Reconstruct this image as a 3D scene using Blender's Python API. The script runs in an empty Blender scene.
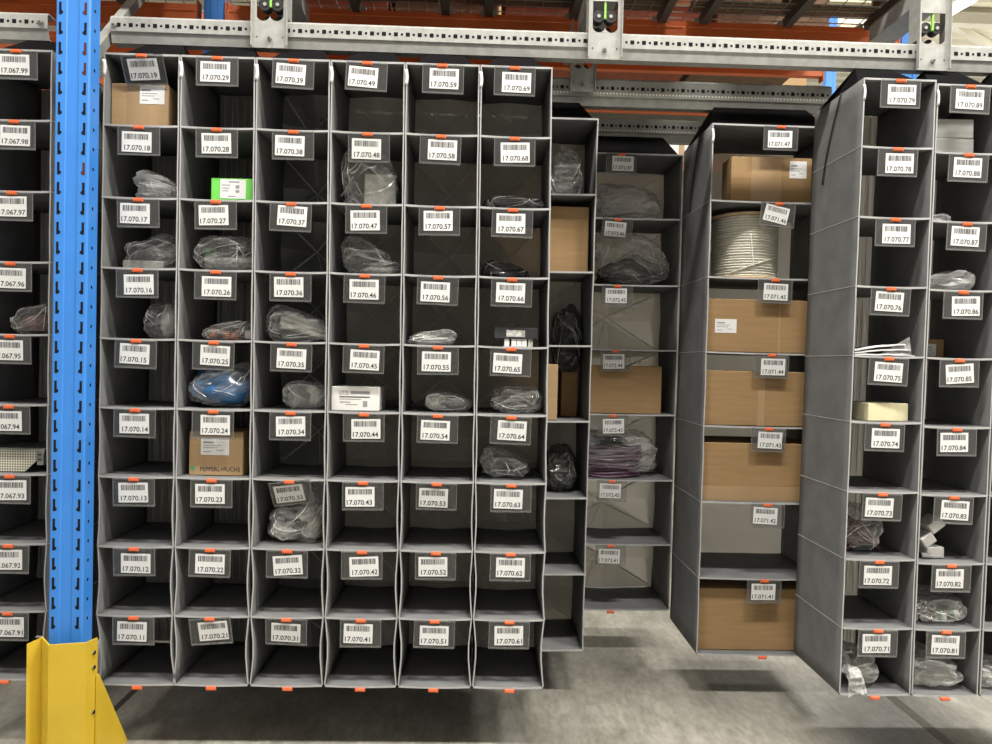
import bpy, math, random
from mathutils import Vector, Matrix, noise, Euler
random.seed(7)
SC = bpy.context.scene
COL = SC.collection
CAMZ = 1.6
YAW, PITCH, ROLL, FPX = .0282, -.0153, .022, 720.0

# ------------------------------------------------------------ camera
cy_, sy_, cp_, sp_ = math.cos(YAW), math.sin(YAW), math.cos(PITCH), math.sin(PITCH)
Fh = Vector((sy_, cy_, 0)); Rt = Vector((cy_, -sy_, 0)); Zt = Vector((0, 0, 1))
FWD = Fh*cp_ + Zt*sp_; UPV = Zt*cp_ - Fh*sp_
cr_, sr_ = math.cos(ROLL), math.sin(ROLL)
cd = bpy.data.cameras.new('camera'); cam = bpy.data.objects.new('camera', cd); COL.objects.link(cam)
cx = Rt*cr_ + UPV*sr_; cyv = UPV*cr_ - Rt*sr_; cz = -FWD
M = Matrix((cx, cyv, cz)).transposed().to_4x4(); M.translation = Vector((0, 0, CAMZ))
cam.matrix_world = M
cd.sensor_width = 36.0; cd.lens = 36.0*FPX/992.0; cd.clip_start = .05; cd.clip_end = 200
SC.camera = cam

def at(px, py, Y):
    """world point on the vertical plane at distance Y from the camera seen at photo position (px,py)"""
    X = px-496; V = py-372
    u = X*cr_ + V*sr_; v = -X*sr_ + V*cr_
    d = FWD + (u/FPX)*Rt - (v/FPX)*UPV
    d = d*(Y/d.y)
    return Vector((d.x, d.y, d.z+CAMZ))

def px_to_x(px, z, Y):
    """x on the plane at distance Y, at height z, seen at photo column px"""
    py = 372.0
    for _ in range(4):
        p = at(px, py, Y); py += (p.z-z)*FPX/Y
    return at(px, py, Y).x

# ------------------------------------------------------------ materials
MATS = {}
def nodes(name):
    m = bpy.data.materials.new(name); m.use_nodes = True
    nt = m.node_tree; nt.nodes.clear()
    out = nt.nodes.new('ShaderNodeOutputMaterial')
    MATS[name] = m
    return m, nt, out
def principled(nt, col, rough, metal=0, spec=.5):
    b = nt.nodes.new('ShaderNodeBsdfPrincipled')
    b.inputs['Base Color'].default_value = (*col, 1); b.inputs['Roughness'].default_value = rough
    b.inputs['Metallic'].default_value = metal; b.inputs['Specular IOR Level'].default_value = spec
    return b
def noise_tex(nt, scale, detail=4, stretch=None):
    tc = nt.nodes.new('ShaderNodeTexCoord'); n = nt.nodes.new('ShaderNodeTexNoise')
    n.inputs['Scale'].default_value = scale; n.inputs['Detail'].default_value = detail
    if stretch:
        mp = nt.nodes.new('ShaderNodeMapping'); mp.inputs['Scale'].default_value = stretch
        nt.links.new(tc.outputs['Object'], mp.inputs['Vector']); nt.links.new(mp.outputs['Vector'], n.inputs['Vector'])
    else:
        nt.links.new(tc.outputs['Object'], n.inputs['Vector'])
    return n
def ramp(nt, src, c0, c1, p0=.35, p1=.65):
    r = nt.nodes.new('ShaderNodeValToRGB')
    r.color_ramp.elements[0].position = p0; r.color_ramp.elements[1].position = p1
    r.color_ramp.elements[0].color = (*c0, 1); r.color_ramp.elements[1].color = (*c1, 1)
    nt.links.new(src, r.inputs['Fac']); return r
def bump(nt, src, b, strength, dist=.002):
    bp = nt.nodes.new('ShaderNodeBump'); bp.inputs['Strength'].default_value = strength; bp.inputs['Distance'].default_value = dist
    nt.links.new(src, bp.inputs['Height']); nt.links.new(bp.outputs['Normal'], b.inputs['Normal'])
def solid(name, col, rough=.6, metal=0, spec=.5, var=.12, scale=12, bmp=0, bscale=300, stretch=None):
    m, nt, out = nodes(name)
    b = principled(nt, col, rough, metal, spec)
    if var:
        n = noise_tex(nt, scale, 4, stretch)
        r = ramp(nt, n.outputs['Fac'], tuple(c*(1-var) for c in col), tuple(min(1, c*(1+var)) for c in col))
        nt.links.new(r.outputs['Color'], b.inputs['Base Color'])
    if bmp:
        n2 = noise_tex(nt, bscale, 2); bump(nt, n2.outputs['Fac'], b, bmp)
    nt.links.new(b.outputs[0], out.inputs['Surface'])
    return m
def film(name, col, alpha0, alpha1, rough=.2, transl=.0, tint=(1, 1, 1), nscale=25, spec=.6, bmp=0, crease=0):
    m, nt, out = nodes(name)
    b = principled(nt, col, rough, 0, spec)
    src = b.outputs[0]
    n = noise_tex(nt, nscale, 3)
    if crease:
        v = nt.nodes.new('ShaderNodeTexVoronoi'); v.inputs['Scale'].default_value = crease
        tc = nt.nodes.new('ShaderNodeTexCoord'); mp = nt.nodes.new('ShaderNodeMapping')
        mp.inputs['Rotation'].default_value = (.5, .7, .3); mp.inputs['Scale'].default_value = (.55, 1, 1.5)
        nt.links.new(tc.outputs['Object'], mp.inputs['Vector']); nt.links.new(mp.outputs['Vector'], v.inputs['Vector'])
        bump(nt, v.outputs['Distance'], b, .9, .02)
    if bmp: bump(nt, n.outputs['Fac'], b, bmp, .01)
    if transl:
        t = nt.nodes.new('ShaderNodeBsdfTranslucent'); t.inputs['Color'].default_value = (*[min(1, c*2.4) for c in col], 1)
        mx = nt.nodes.new('ShaderNodeMixShader'); mx.inputs[0].default_value = transl
        nt.links.new(src, mx.inputs[1]); nt.links.new(t.outputs[0], mx.inputs[2]); src = mx.outputs[0]
    tr = nt.nodes.new('ShaderNodeBsdfTransparent'); tr.inputs['Color'].default_value = (*tint, 1)
    lw = nt.nodes.new('ShaderNodeLayerWeight'); lw.inputs['Blend'].default_value = .45
    mr = nt.nodes.new('ShaderNodeMapRange'); mr.inputs['To Min'].default_value = alpha0; mr.inputs['To Max'].default_value = alpha1
    nt.links.new(lw.outputs['Facing'], mr.inputs['Value'])
    ms = nt.nodes.new('ShaderNodeMixShader')
    nt.links.new(mr.outputs[0], ms.inputs[0]); nt.links.new(tr.outputs[0], ms.inputs[1]); nt.links.new(src, ms.inputs[2])
    nt.links.new(ms.outputs[0], out.inputs['Surface'])
    return m

fabric = solid('grey_fabric', (.158, .160, .161), .9, 0, .2, .10, 9, .25, 500)
fabric_edge = solid('fabric_hem', (.42, .42, .415), .8, 0, .3, .08, 20)  # coated cut edge, lightened further for the light its rounded front catches
hoodm = solid('black_fabric', (.008, .008, .0085), .95, 0, .02, .1, 9)
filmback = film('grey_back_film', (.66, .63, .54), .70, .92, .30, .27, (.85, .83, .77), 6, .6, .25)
filmshade = film('shaded_back_film', (.24, .24, .225), .86, .97, .3, .25, (.8, .8, .8), 6, .6, .2)  # same back film, base colour darkened for the shade behind the left columns
weld = solid('welded_film', (.60, .59, .54), .3, 0, .8, .1, 12)
pouchm = film('clear_pouch', (.20, .20, .195), .17, .7, .15, 0, (.9, .9, .9), 30, .8)
pouchedge = film('pouch_rim', (.40, .40, .39), .20, .8, .12, 0, (.9, .9, .9), 30, 1.0)
paper = solid('white_paper', (.74, .74, .73), .7, 0, .3, .02)
ink = solid('black_ink', (.045, .045, .047), .7, 0, .2, 0)
cardink = solid('card_print', (.045, .045, .05), .7, 0, .2, 0)
greyink = solid('grey_ink', (.30, .30, .31), .7, 0, .2, 0)
orange_pl = solid('orange_plastic', (.72, .14, .042), .45, 0, .5, .08)
galv = solid('galvanised_steel', (.40, .40, .375), .42, .12, .5, .10, 30, 0, 300)
galv_d = solid('dull_steel', (.27, .275, .25), .5, .2, .5, .10, 30)
hole = solid('dark_opening', (.012, .012, .014), .9, 0, .1, 0)
hole_r = solid('red_opening', (.10, .03, .02), .9, 0, .1, 0)
blue = solid('blue_paint', (.045, .235, .70), .38, 0, .5, .04, 6)
yellow = solid('yellow_paint', (.66, .455, .035), .42, 0, .5, .05, 6)
orange = solid('orange_paint', (.62, .135, .03), .5, 0, .4, .10, 5)
card = solid('cardboard', (.40, .27, .145), .85, 0, .2, .05, 5, .1, 200, (1, 1, 12))
card_d = solid('brown_cardboard', (.32, .205, .10), .85, 0, .2, .07, 5, .1, 200, (1, 1, 12))
card_tape = solid('packing_tape', (.37, .245, .13), .3, 0, .6, .05, 9)
clearbag = film('clear_plastic', (.82, .82, .80), .10, .55, .09, .1, (.97, .97, .97), 20, 1.0, 0, 26)
milkybag = film('milky_plastic', (.82, .82, .80), .36, .85, .14, .2, (.95, .95, .95), 20, 1.0, 0, 24)
darkbag = film('smoky_plastic', (.13, .13, .125), .45, .85, .12, 0, (.7, .7, .7), 20, 1.0, 0, 22)
streakm = solid('highlight_streak_film', (.72, .72, .70), .15, 0, 1.0, .2, 30)  # opaque white that paints highlight streaks onto the bag folds
white_pl = solid('white_plastic', (.74, .74, .71), .45, 0, .5, .05)
offwhite = solid('white_carton', (.78, .77, .74), .6, 0, .3, .03)
greywood = solid('pale_grey_carton', (.43, .43, .41), .8, 0, .2, .08, 9, 0, 300, (1, 1, 8))
cream = solid('cream_carton', (.72, .66, .42), .6, 0, .3, .03)
greenm = solid('green_carton', (.16, .62, .09), .5, 0, .4, .03)
bluebagm = solid('blue_wrap', (.028, .115, .27), .22, 0, .7, .35, 14)
orangep = solid('copper_parts', (.55, .16, .06), .4, 0, .5, .4, 60)
greyp = solid('grey_parts', (.42, .42, .39), .5, 0, .5, .4, 60)
palep = solid('pale_parts', (.66, .65, .58), .5, 0, .5, .2, 40)
darkp = solid('black_parts', (.03, .03, .032), .4, 0, .5, .3, 40)
redp = solid('dark_red_cable', (.17, .075, .07), .4, 0, .5, .3, 40)
purple = solid('purple_cable', (.12, .062, .105), .45, 0, .5, .15, 40)
cable = solid('pale_cable', (.58, .56, .47), .5, 0, .4, .06, 40)
flange = solid('spool_board', (.55, .40, .25), .7, 0, .3, .1, 20)
greenp = solid('green_parts', (.10, .25, .12), .4, 0, .5, .4, 60)
wood = solid('pallet_wood', (.17, .115, .075), .85, 0, .2, .3, 6, .2, 100, (1, 10, 1))
brownbar = solid('brown_steel', (.085, .075, .065), .6, .2, .4, .1)
brick = solid('brick_red_goods', (.30, .10, .06), .8, 0, .2, .15)
roller = solid('black_rubber', (.016, .016, .017), .45, 0, .5, 0)
limem = solid('lime_plastic', (.30, .72, .10), .4, 0, .5, 0)
wallm = solid('pale_wall', (.55, .53, .46), .9, 0, .2, .05, 2)
roofm = solid('cream_roof_sheet', (.66, .63, .52), .7, 0, .3, .05, 2)
steelw = solid('white_steel', (.70, .68, .60), .6, 0, .4, .05, 2)

def make_concrete():
    m, nt, out = nodes('worn_concrete')
    b = principled(nt, (.3, .29, .26), .48, 0, .45)
    n1 = noise_tex(nt, 1.3, 9); n1.inputs['Roughness'].default_value = .68
    r1 = ramp(nt, n1.outputs['Fac'], (.205, .195, .165), (.40, .385, .335), .32, .68)
    n2 = noise_tex(nt, 5.5, 12, (1, .35, 1)); n2.inputs['Roughness'].default_value = .75
    r2 = ramp(nt, n2.outputs['Fac'], (.62, .61, .58), (1, 1, 1), .36, .56)
    mx = nt.nodes.new('ShaderNodeMix'); mx.data_type = 'RGBA'; mx.blend_type = 'MULTIPLY'; mx.inputs['Factor'].default_value = .9
    nt.links.new(r1.outputs['Color'], mx.inputs['A']); nt.links.new(r2.outputs['Color'], mx.inputs['B'])
    n3 = noise_tex(nt, 40, 6, (1, .4, 1)); r3 = ramp(nt, n3.outputs['Fac'], (.78, .78, .77), (1, 1, 1), .4, .6)
    mx2 = nt.nodes.new('ShaderNodeMix'); mx2.data_type = 'RGBA'; mx2.blend_type = 'MULTIPLY'; mx2.inputs['Factor'].default_value = .8
    nt.links.new(mx.outputs['Result'], mx2.inputs['A']); nt.links.new(r3.outputs['Color'], mx2.inputs['B'])
    nt.links.new(mx2.outputs['Result'], b.inputs['Base Color'])
    bump(nt, n2.outputs['Fac'], b, .15, .003)
    nt.links.new(b.outputs[0], out.inputs['Surface'])
    return m
concrete = make_concrete()
def make_perf():
    m, nt, out = nodes('perforated_beige_sheet')
    b = principled(nt, (.66, .63, .5), .5)
    v = nt.nodes.new('ShaderNodeTexVoronoi'); v.inputs['Scale'].default_value = 100; v.inputs['Randomness'].default_value = 0
    tc = nt.nodes.new('ShaderNodeTexCoord'); nt.links.new(tc.outputs['Object'], v.inputs['Vector'])
    r = ramp(nt, v.outputs['Distance'], (.15, .14, .11), (.68, .66, .54), .34, .42)
    nt.links.new(r.outputs['Color'], b.inputs['Base Color']); nt.links.new(b.outputs[0], out.inputs['Surface'])
    return m
perf = make_perf()
def emit(name, col, s):
    m, nt, out = nodes(name); e = nt.nodes.new('ShaderNodeEmission')
    e.inputs['Color'].default_value = (*col, 1); e.inputs['Strength'].default_value = s
    nt.links.new(e.outputs[0], out.inputs['Surface']); return m
tubem = emit('lit_tube', (1, .98, .92), 6)

# ------------------------------------------------------------ mesh helper
class MB:
    def __init__(s): s.v = []; s.f = []; s.m = []; s.mats = []; s.sm = []
    def mi(s, mat):
        if mat not in s.mats: s.mats.append(mat)
        return s.mats.index(mat)
    def add(s, vs, fs, mat, smooth=False, xf=None):
        o = len(s.v); k = s.mi(mat)
        for p in vs:
            p = Vector(p); s.v.append(xf @ p if xf else p)
        for f in fs: s.f.append([o+i for i in f]); s.m.append(k); s.sm.append(smooth)
    def box(s, a, b, mat, bev=0, xf=None):
        (x0, y0, z0), (x1, y1, z1) = a, b
        if bev <= 0:
            vs = [(x0,y0,z0),(x1,y0,z0),(x1,y1,z0),(x0,y1,z0),(x0,y0,z1),(x1,y0,z1),(x1,y1,z1),(x0,y1,z1)]
            s.add(vs, [(0,3,2,1),(4,5,6,7),(0,1,5,4),(1,2,6,5),(2,3,7,6),(3,0,4,7)], mat, False, xf); return
        B = bev; vs = []; idx = {}
        for ix, X in enumerate((x0, x1)):
            for iy, Y in enumerate((y0, y1)):
                for iz, Z in enumerate((z0, z1)):
                    sx, sy, sz = (B if ix == 0 else -B), (B if iy == 0 else -B), (B if iz == 0 else -B)
                    idx[ix,iy,iz,'x'] = len(vs); vs.append((X, Y+sy, Z+sz))
                    idx[ix,iy,iz,'y'] = len(vs); vs.append((X+sx, Y, Z+sz))
                    idx[ix,iy,iz,'z'] = len(vs); vs.append((X+sx, Y+sy, Z))
        I = idx; fs = []
        for e in (0, 1):
            q = [(e,0,0,'x'),(e,1,0,'x'),(e,1,1,'x'),(e,0,1,'x')]; fs.append([I[k] for k in (q if e else q[::-1])])
            q = [(0,e,0,'y'),(1,e,0,'y'),(1,e,1,'y'),(0,e,1,'y')]; fs.append([I[k] for k in (q if not e else q[::-1])])
            q = [(0,0,e,'z'),(1,0,e,'z'),(1,1,e,'z'),(0,1,e,'z')]; fs.append([I[k] for k in (q if e else q[::-1])])
        for a_ in (0, 1):
            for b_ in (0, 1):
                fs.append([I[a_,b_,0,'x'], I[a_,b_,0,'y'], I[a_,b_,1,'y'], I[a_,b_,1,'x']])
                fs.append([I[a_,0,b_,'x'], I[a_,0,b_,'z'], I[a_,1,b_,'z'], I[a_,1,b_,'x']])
                fs.append([I[0,a_,b_,'y'], I[0,a_,b_,'z'], I[1,a_,b_,'z'], I[1,a_,b_,'y']])
                for c_ in (0, 1): fs.append([I[a_,b_,c_,'x'], I[a_,b_,c_,'y'], I[a_,b_,c_,'z']])
        s.add(vs, fs, mat, False, xf)
    def sheet(s, P, nu, nv, th, mat, edge=None, rims='', smooth=True):
        """thick sheet: P(u,v) mid surface, th = thickness vector; rims with edge material: u0 u1 v0 v1"""
        th = Vector(th)
        A = [[Vector(P(i/nu, j/nv)) for j in range(nv+1)] for i in range(nu+1)]
        vs = []
        for sg in (.5, -.5):
            for i in range(nu+1):
                for j in range(nv+1): vs.append(A[i][j]+th*sg)
        n = (nu+1)*(nv+1); g = lambda i, j, k: k*n+i*(nv+1)+j
        f1 = []
        for i in range(nu):
            for j in range(nv):
                f1.append((g(i,j,0), g(i+1,j,0), g(i+1,j+1,0), g(i,j+1,0)))
                f1.append((g(i,j,1), g(i,j+1,1), g(i+1,j+1,1), g(i+1,j,1)))
        s.add(vs, f1, mat, smooth)
        o = len(s.v)-len(vs)
        def rim(lst, m):
            k = s.mi(m)
            for q in lst: s.f.append([o+i for i in q]); s.m.append(k); s.sm.append(False)
        E = edge or mat
        rim([(g(i,0,0), g(i,0,1), g(i+1,0,1), g(i+1,0,0)) for i in range(nu)], E if 'v0' in rims else mat)
        rim([(g(i,nv,0), g(i+1,nv,0), g(i+1,nv,1), g(i,nv,1)) for i in range(nu)], E if 'v1' in rims else mat)
        rim([(g(0,j,0), g(0,j+1,0), g(0,j+1,1), g(0,j,1)) for j in range(nv)], E if 'u0' in rims else mat)
        rim([(g(nu,j,0), g(nu,j,1), g(nu,j+1,1), g(nu,j+1,0)) for j in range(nv)], E if 'u1' in rims else mat)
    def extrude(s, prof, x0, x1, mat, closed=True, axis='x', xf=None, caps=True):
        n = len(prof); vs = []
        for X in (x0, x1):
            for a, b in prof:
                vs.append({'x': (X, a, b), 'y': (a, X, b), 'z': (a, b, X)}[axis])
        fs = [(i, (i+1) % n, n+(i+1) % n, n+i) for i in range(n if closed else n-1)]
        if caps and closed: fs += [tuple(range(n))[::-1], tuple(range(n, 2*n))]
        s.add(vs, fs, mat, False, xf)
    def cyl(s, p, q, r, mat, n=16, r2=None, caps=True, smooth=True):
        p, q = Vector(p), Vector(q); d = (q-p).normalized()
        a = d.orthogonal().normalized(); b = d.cross(a); r2 = r if r2 is None else r2
        vs = []
        for c, R in ((p, r), (q, r2)):
            for i in range(n):
                t = 2*math.pi*i/n; vs.append(c+R*(a*math.cos(t)+b*math.sin(t)))
        s.add(vs, [(i, (i+1) % n, n+(i+1) % n, n+i) for i in range(n)], mat, smooth)
        if caps: s.add(vs, [tuple(range(n))[::-1], tuple(range(n, 2*n))], mat)
    def tube(s, pts, r, mat, n=8):
        pts = [Vector(p) for p in pts]; rings = []; prev = None
        for i, p in enumerate(pts):
            d = (pts[min(i+1, len(pts)-1)]-pts[max(i-1, 0)]).normalized()
            a = d.orthogonal().normalized() if prev is None else (prev-d*prev.dot(d)).normalized()
            prev = a; b = d.cross(a)
            rings.append([p+r*(a*math.cos(2*math.pi*k/n)+b*math.sin(2*math.pi*k/n)) for k in range(n)])
        vs = [v for R in rings for v in R]; fs = []
        for i in range(len(pts)-1):
            for k in range(n): fs.append((i*n+k, i*n+(k+1) % n, (i+1)*n+(k+1) % n, (i+1)*n+k))
        fs += [tuple(range(n))[::-1], tuple(range(len(vs)-n, len(vs)))]
        s.add(vs, fs, mat, True)
    def lathe(s, prof, c, mat, n=40, sx=1, sy=1):
        c = Vector(c); vs = []
        for r, z in prof:
            for k in range(n):
                t = 2*math.pi*k/n; vs.append(c+Vector((r*sx*math.cos(t), r*sy*math.sin(t), z)))
        fs = []
        for i in range(len(prof)-1):
            for k in range(n): fs.append((i*n+k, i*n+(k+1) % n, (i+1)*n+(k+1) % n, (i+1)*n+k))
        s.add(vs, fs, mat, True)
    def build(s, name, parent=None, loc=None):
        me = bpy.data.meshes.new(name)
        off = Vector(loc) if loc is not None else Vector((0, 0, 0))
        if parent is not None and loc is None: off = WL(parent)
        me.from_pydata([tuple(p-off) for p in s.v], [], s.f)
        for m in s.mats: me.materials.append(m)
        me.polygons.foreach_set('material_index', s.m); me.polygons.foreach_set('use_smooth', s.sm)
        me.update()
        o = bpy.data.objects.new(name, me); COL.objects.link(o)
        if parent is not None:
            o.parent = parent; o.location = off - WL(parent)
        else: o.location = off
        return o
def WL(o):
    p = Vector(o.location)
    while o.parent: o = o.parent; p += Vector(o.location)
    return p
def tag(o, label, cat, group=None):
    o['label'] = label; o['category'] = cat
    if group: o['group'] = group
    return o
def thing(name, label, cat, loc, group=None):
    o = bpy.data.objects.new(name, None); o.empty_display_size = .05; COL.objects.link(o); o.location = loc
    return tag(o, label, cat, group)
def struct(o): o['kind'] = 'structure'; return o

# ------------------------------------------------------------ lettering
GLYPH = {}
def prepare_text(strings):
    obs = []
    for t in strings:
        c = bpy.data.curves.new('t', 'FONT'); c.body = t; c.size = 1; c.resolution_u = 3; c.offset = .014; c.align_x = 'CENTER'
        o = bpy.data.objects.new('t', c); COL.objects.link(o); obs.append((t, o, c))
    dg = bpy.context.evaluated_depsgraph_get(); dg.update()
    for t, o, c in obs:
        ev = o.evaluated_get(dg); me = ev.to_mesh()
        vs = [v.co.copy() for v in me.vertices]; fs = [tuple(p.vertices) for p in me.polygons]
        ev.to_mesh_clear()
        x0 = min(v.x for v in vs); x1 = max(v.x for v in vs); y0 = min(v.y for v in vs); y1 = max(v.y for v in vs)
        GLYPH[t] = ([((v.x-x0)/(x1-x0)-.5, (v.y-y0)/(y1-y0)) for v in vs], fs)
    for t, o, c in obs:
        bpy.data.objects.remove(o); bpy.data.curves.remove(c)
def put_text(mb, t, cx, z, w, h, y, mat, xf=None):
    vs, fs = GLYPH[t]
    mb.add([(cx+a*w, y, z+b*h) for a, b in vs], fs, mat, False, xf)
CODES = [f'17.070.{c}{r}' for c in range(1, 9) for r in range(1, 10)] + [f'17.067.9{r}' for r in range(1, 10)] + \
        [f'17.071.4{r}' for r in range(1, 8)] + [f'17.072.4{r}' for r in range(1, 8)]
prepare_text(CODES + ['PEPPERL+FUCHS', 'LUTZE'])

# ------------------------------------------------------------ hanging fabric columns
CELLS = {}
def lerp(a, b, t): return a+(b-a)*t
SAG = .0035
def column(key, label, xt, xb, y0, depth, zl, group, bows, fm, crease, cord=False, tagside='l', flare=0, name='hanging_shelf_column'):
    """xt, xb = (left, right) at the top and bottom; zl = heights of the shelf levels from the top down"""
    zt, zb = zl[0], zl[-1]; n = len(zl)-1
    root = thing(name, label, 'hanging shelf', ((xb[0]+xb[1])/2, y0+depth/2, zb), group)
    y1 = y0+depth
    TH = .005; G = .0015
    def xs(side, z, fl=True):
        t = (zt-z)/(zt-zb); x = lerp(xt[side], xb[side], t)
        if z < zl[-2] and fl: x += flare*((zl[-2]-z)/(zl[-2]-zb))
        return x
    def bow(z):
        for k in range(n):
            if z <= zl[k] and z >= zl[k+1]:
                t = (zl[k]-z)/(zl[k]-zl[k+1]); return bows[k]*math.sin(math.pi*t)**1.3
        return 0
    sd = hash_(key)
    for side, sg in ((0, 1), (1, -1)):
        mb = MB()
        nv = n*5
        def P(u, v):
            z = lerp(zt, zb, v); y = lerp(y0, y1, u)
            w = .0025*noise.noise(Vector((u*3+sd, z*5, side*9.)))*(1 if u > .01 else .4)
            return (xs(side, z)+sg*(TH/2+G+bow(z)*(1-.55*u)+abs(w)), y, z)
        mb.sheet(lambda u, v: P(v, u), nv, 8, (TH*-sg, 0, 0), fabric, fabric_edge, 'v0', True)
        # sewn seams across the outside of the panel at every level
        for k in range(1, n):
            z = zl[k]; x = xs(side, z)+sg*(G-.0006)
            mb.box((min(x, x-sg*.0012), y0, z-.004), (max(x, x-sg*.0012), y1, z-.0012), fabric_edge)
        mb.build('side_panel', root)
    for k in range(n+1):
        mb = MB(); z = zl[k]; xl, xr = xs(0, z)+G+TH, xs(1, z)-G-TH
        sag = SAG*(1.0 if 0 < k else .3)
        def P(u, v):
            x = lerp(xl, xr, u); y = lerp(y0-.001, y1-.012, v)
            wob = .004*noise.noise(Vector((u*2.2+sd, v*3.1, k*3.7+sd)))*min(1, v*6)*math.sin(math.pi*u) if k else 0
            return (x, y, z-sag*4*u*(1-u)*(1-.5*v)+wob-.004)
        mb.sheet(P, 10, 12, (0, 0, .008), fabric, fabric_edge, 'v0', True)
        mb.build('shelf', root)
    # back sheet of folded film
    mb = MB(); xl0, per = xs(0, zt)+.006, 12
    def Pb(u, v):
        z = lerp(zt-.006, zb+.004, v); x = lerp(xs(0, z)+.0075, xs(1, z)-.0075, u)
        f = (v*n) % 1.0; r = int(min(v*n, n-1e-6))
        a = (f-.5)*2; b = (u-.5)*2
        rel = 0
        if crease[0] == 'x': rel = -.060*max(abs(a), abs(b))*(1 if (r+sd) % 3 else .6) + .03*min(abs(a), abs(b))
        if crease[0] == 'p': rel = .006*math.sin(u*math.pi*16)*(1-.3*abs(a))
        rel += .009*noise.noise(Vector((u*4+sd, z*7, sd*1.3)))
        return (x, y1-.012+max(-.05, min(.011, rel+.012)), z)
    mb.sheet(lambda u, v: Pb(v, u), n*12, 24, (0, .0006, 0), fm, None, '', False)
    # doubled, welded film along the folds
    RS = random.Random(key)
    def fold(u0, v0, u1, v1, wd=.004, m=14):
        vs = []
        for i in range(m+1):
            t = i/m; u, v = lerp(u0, u1, t), lerp(v0, v1, t)
            p = Vector(Pb(u, v)); d = Vector((xs(1, zt)-xs(0, zt), 0, -(zt-zb))); d = Vector((d.x*(u1-u0), 0, d.z*(v1-v0))).normalized(); q = Vector((-d.z, 0, d.x))*wd*(.5+.5*math.sin(math.pi*(t*.9+.05)))
            vs += [p-q-Vector((0, .0022, 0)), p-Vector((0, .0050, 0)), p+q-Vector((0, .0022, 0))]
        mb.add(vs, [(3*i+k, 3*i+k+1, 3*i+k+4, 3*i+k+3) for i in range(m) for k in (0, 1)], weld)
    for r_ in range(n):
        a, b = (r_+.03)/n, (r_+.97)/n
        if crease[0] == 'x':
            mid = (a+b)/2+RS.uniform(-.1, .12)/n; um = RS.uniform(.38, .62)
            for (uu, vv) in ((.03, a), (.97, a), (.03, b), (.97, b)): fold(uu, vv, um, mid, RS.uniform(.003, .0055))
            fold(um, mid, um+RS.uniform(-.15, .15), b, .0025)
        elif crease[0] == 'p':
            for q in range(9): fold(.1+.1*q+RS.uniform(-.02, .02), a, .1+.1*q+RS.uniform(-.02, .02), b, .0022, 5)
    mb.build('back_panel', root)
    # gathered hood up to the rail
    mb = MB(); ym = y0+.222; ZT = RAILZ-.008
    ins = .072
    b = [(xt[0]+.004, y0+.05, zt-.002), (xt[1]-.004, y0+.05, zt-.002), (xt[1]-.004, y1-.004, zt-.002), (xt[0]+.004, y1-.004, zt-.002)]
    w = [(xt[0]+ins, ym-.018, ZT), (xt[1]-ins, ym-.018, ZT), (xt[1]-ins, ym+.018, ZT), (xt[0]+ins, ym+.018, ZT)]
    mb.add(b+w, [(0,1,5,4),(1,2,6,5),(2,3,7,6),(3,0,4,7),(4,5,6,7)], hoodm)
    mb.build('hood', root)
    # white size tag stitched over the front edge of a side panel
    if tagside:
        mb = MB(); x = xt[0]+.001 if 'l' in tagside else xt[1]-.001
        mb.sheet(lambda u, v: (x-.004+.012*u+.004*math.sin(v*3), y0-.004+.004*u, zt-.028-.062*v), 2, 5, (0, .0012, 0), paper)
        mb.build('size_tag', root)
    if cord:
        mb = MB(); x = xt[0]-.004; pts = []
        for i in range(21):
            t = i/20
            pts.append((lerp(xt[0], xb[0], (.02+t*.37)/2.5)-.0045, y0+.17+.10*math.sin(t*1.5)+.04*t-.12*t*t*0, zt-.0-.36*t))
        mb.tube(pts, .0035, roller, 6); mb.build('pull_cord', root)
    CELLS[key] = dict(y0=y0, y1=y1, z=zl, xs=xs, root=root, bows=bows)
    return root
def hash_(k): return sum((i+1)*ord(c) for i, c in enumerate(k)) % 17
def floor_z(key, row, x, y):
    """top of the shelf that carries compartment `row` (0 = topmost)"""
    c = CELLS[key]; z = c['z'][row+1]; xl, xr = c['xs'](0, z)+.0065, c['xs'](1, z)-.0065
    u = min(1, max(0, (x-xl)/(xr-xl))); v = min(1, max(0, (y-c['y0'])/(c['y1']-c['y0'])))
    return z-SAG*4*u*(1-u)*(1-.5*v)+.0012

RAILZ = 1.310+CAMZ
Y1, Y2, Y3, DEP = 2.9, 3.4, 3.9, .425
Z1 = [CAMZ+z for z in (1.183, .904, .619, .341, .061, -.214, -.489, -.768, -1.044, -1.320)]
Z7 = [CAMZ+z for z in (1.184, .909, .624, .342, .057, -.213, -.499, -.777, -1.061, -1.334)]
Z8 = [CAMZ+z for z in (1.170, .895, .615, .335, .056, -.227, -.507, -.789, -1.063, -1.336)]
ZL = [CAMZ+z for z in (1.184, .911, .632, .354, .068, -.210, -.486, -.763, -1.032, -1.303)]
ZR = [CAMZ+z for z in (1.150, .789, .426, .069, -.284, -.647, -1.012, -1.378)]
ZQ = [CAMZ+z for z in (1.154, .799, .433, .084, -.275, -.640, -1.003, -1.366)]
Z3 = [CAMZ+z for z in (1.143, .794, .433, .081, -.272, -.630, -.983, -1.341)]
XB = [-1.494, -1.194, -.898, -.603, -.306, -.008, .284]
XE = [-1.494, -1.188, -.883, -.586, -.290, .011, .306]
BOW = [.001, .001, .001, .002, .002, .003, .005, .008, .011]
FRONT = 'hanging fabric columns in the front row'
BACKG = 'wide hanging fabric columns in the rear rows'
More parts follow.
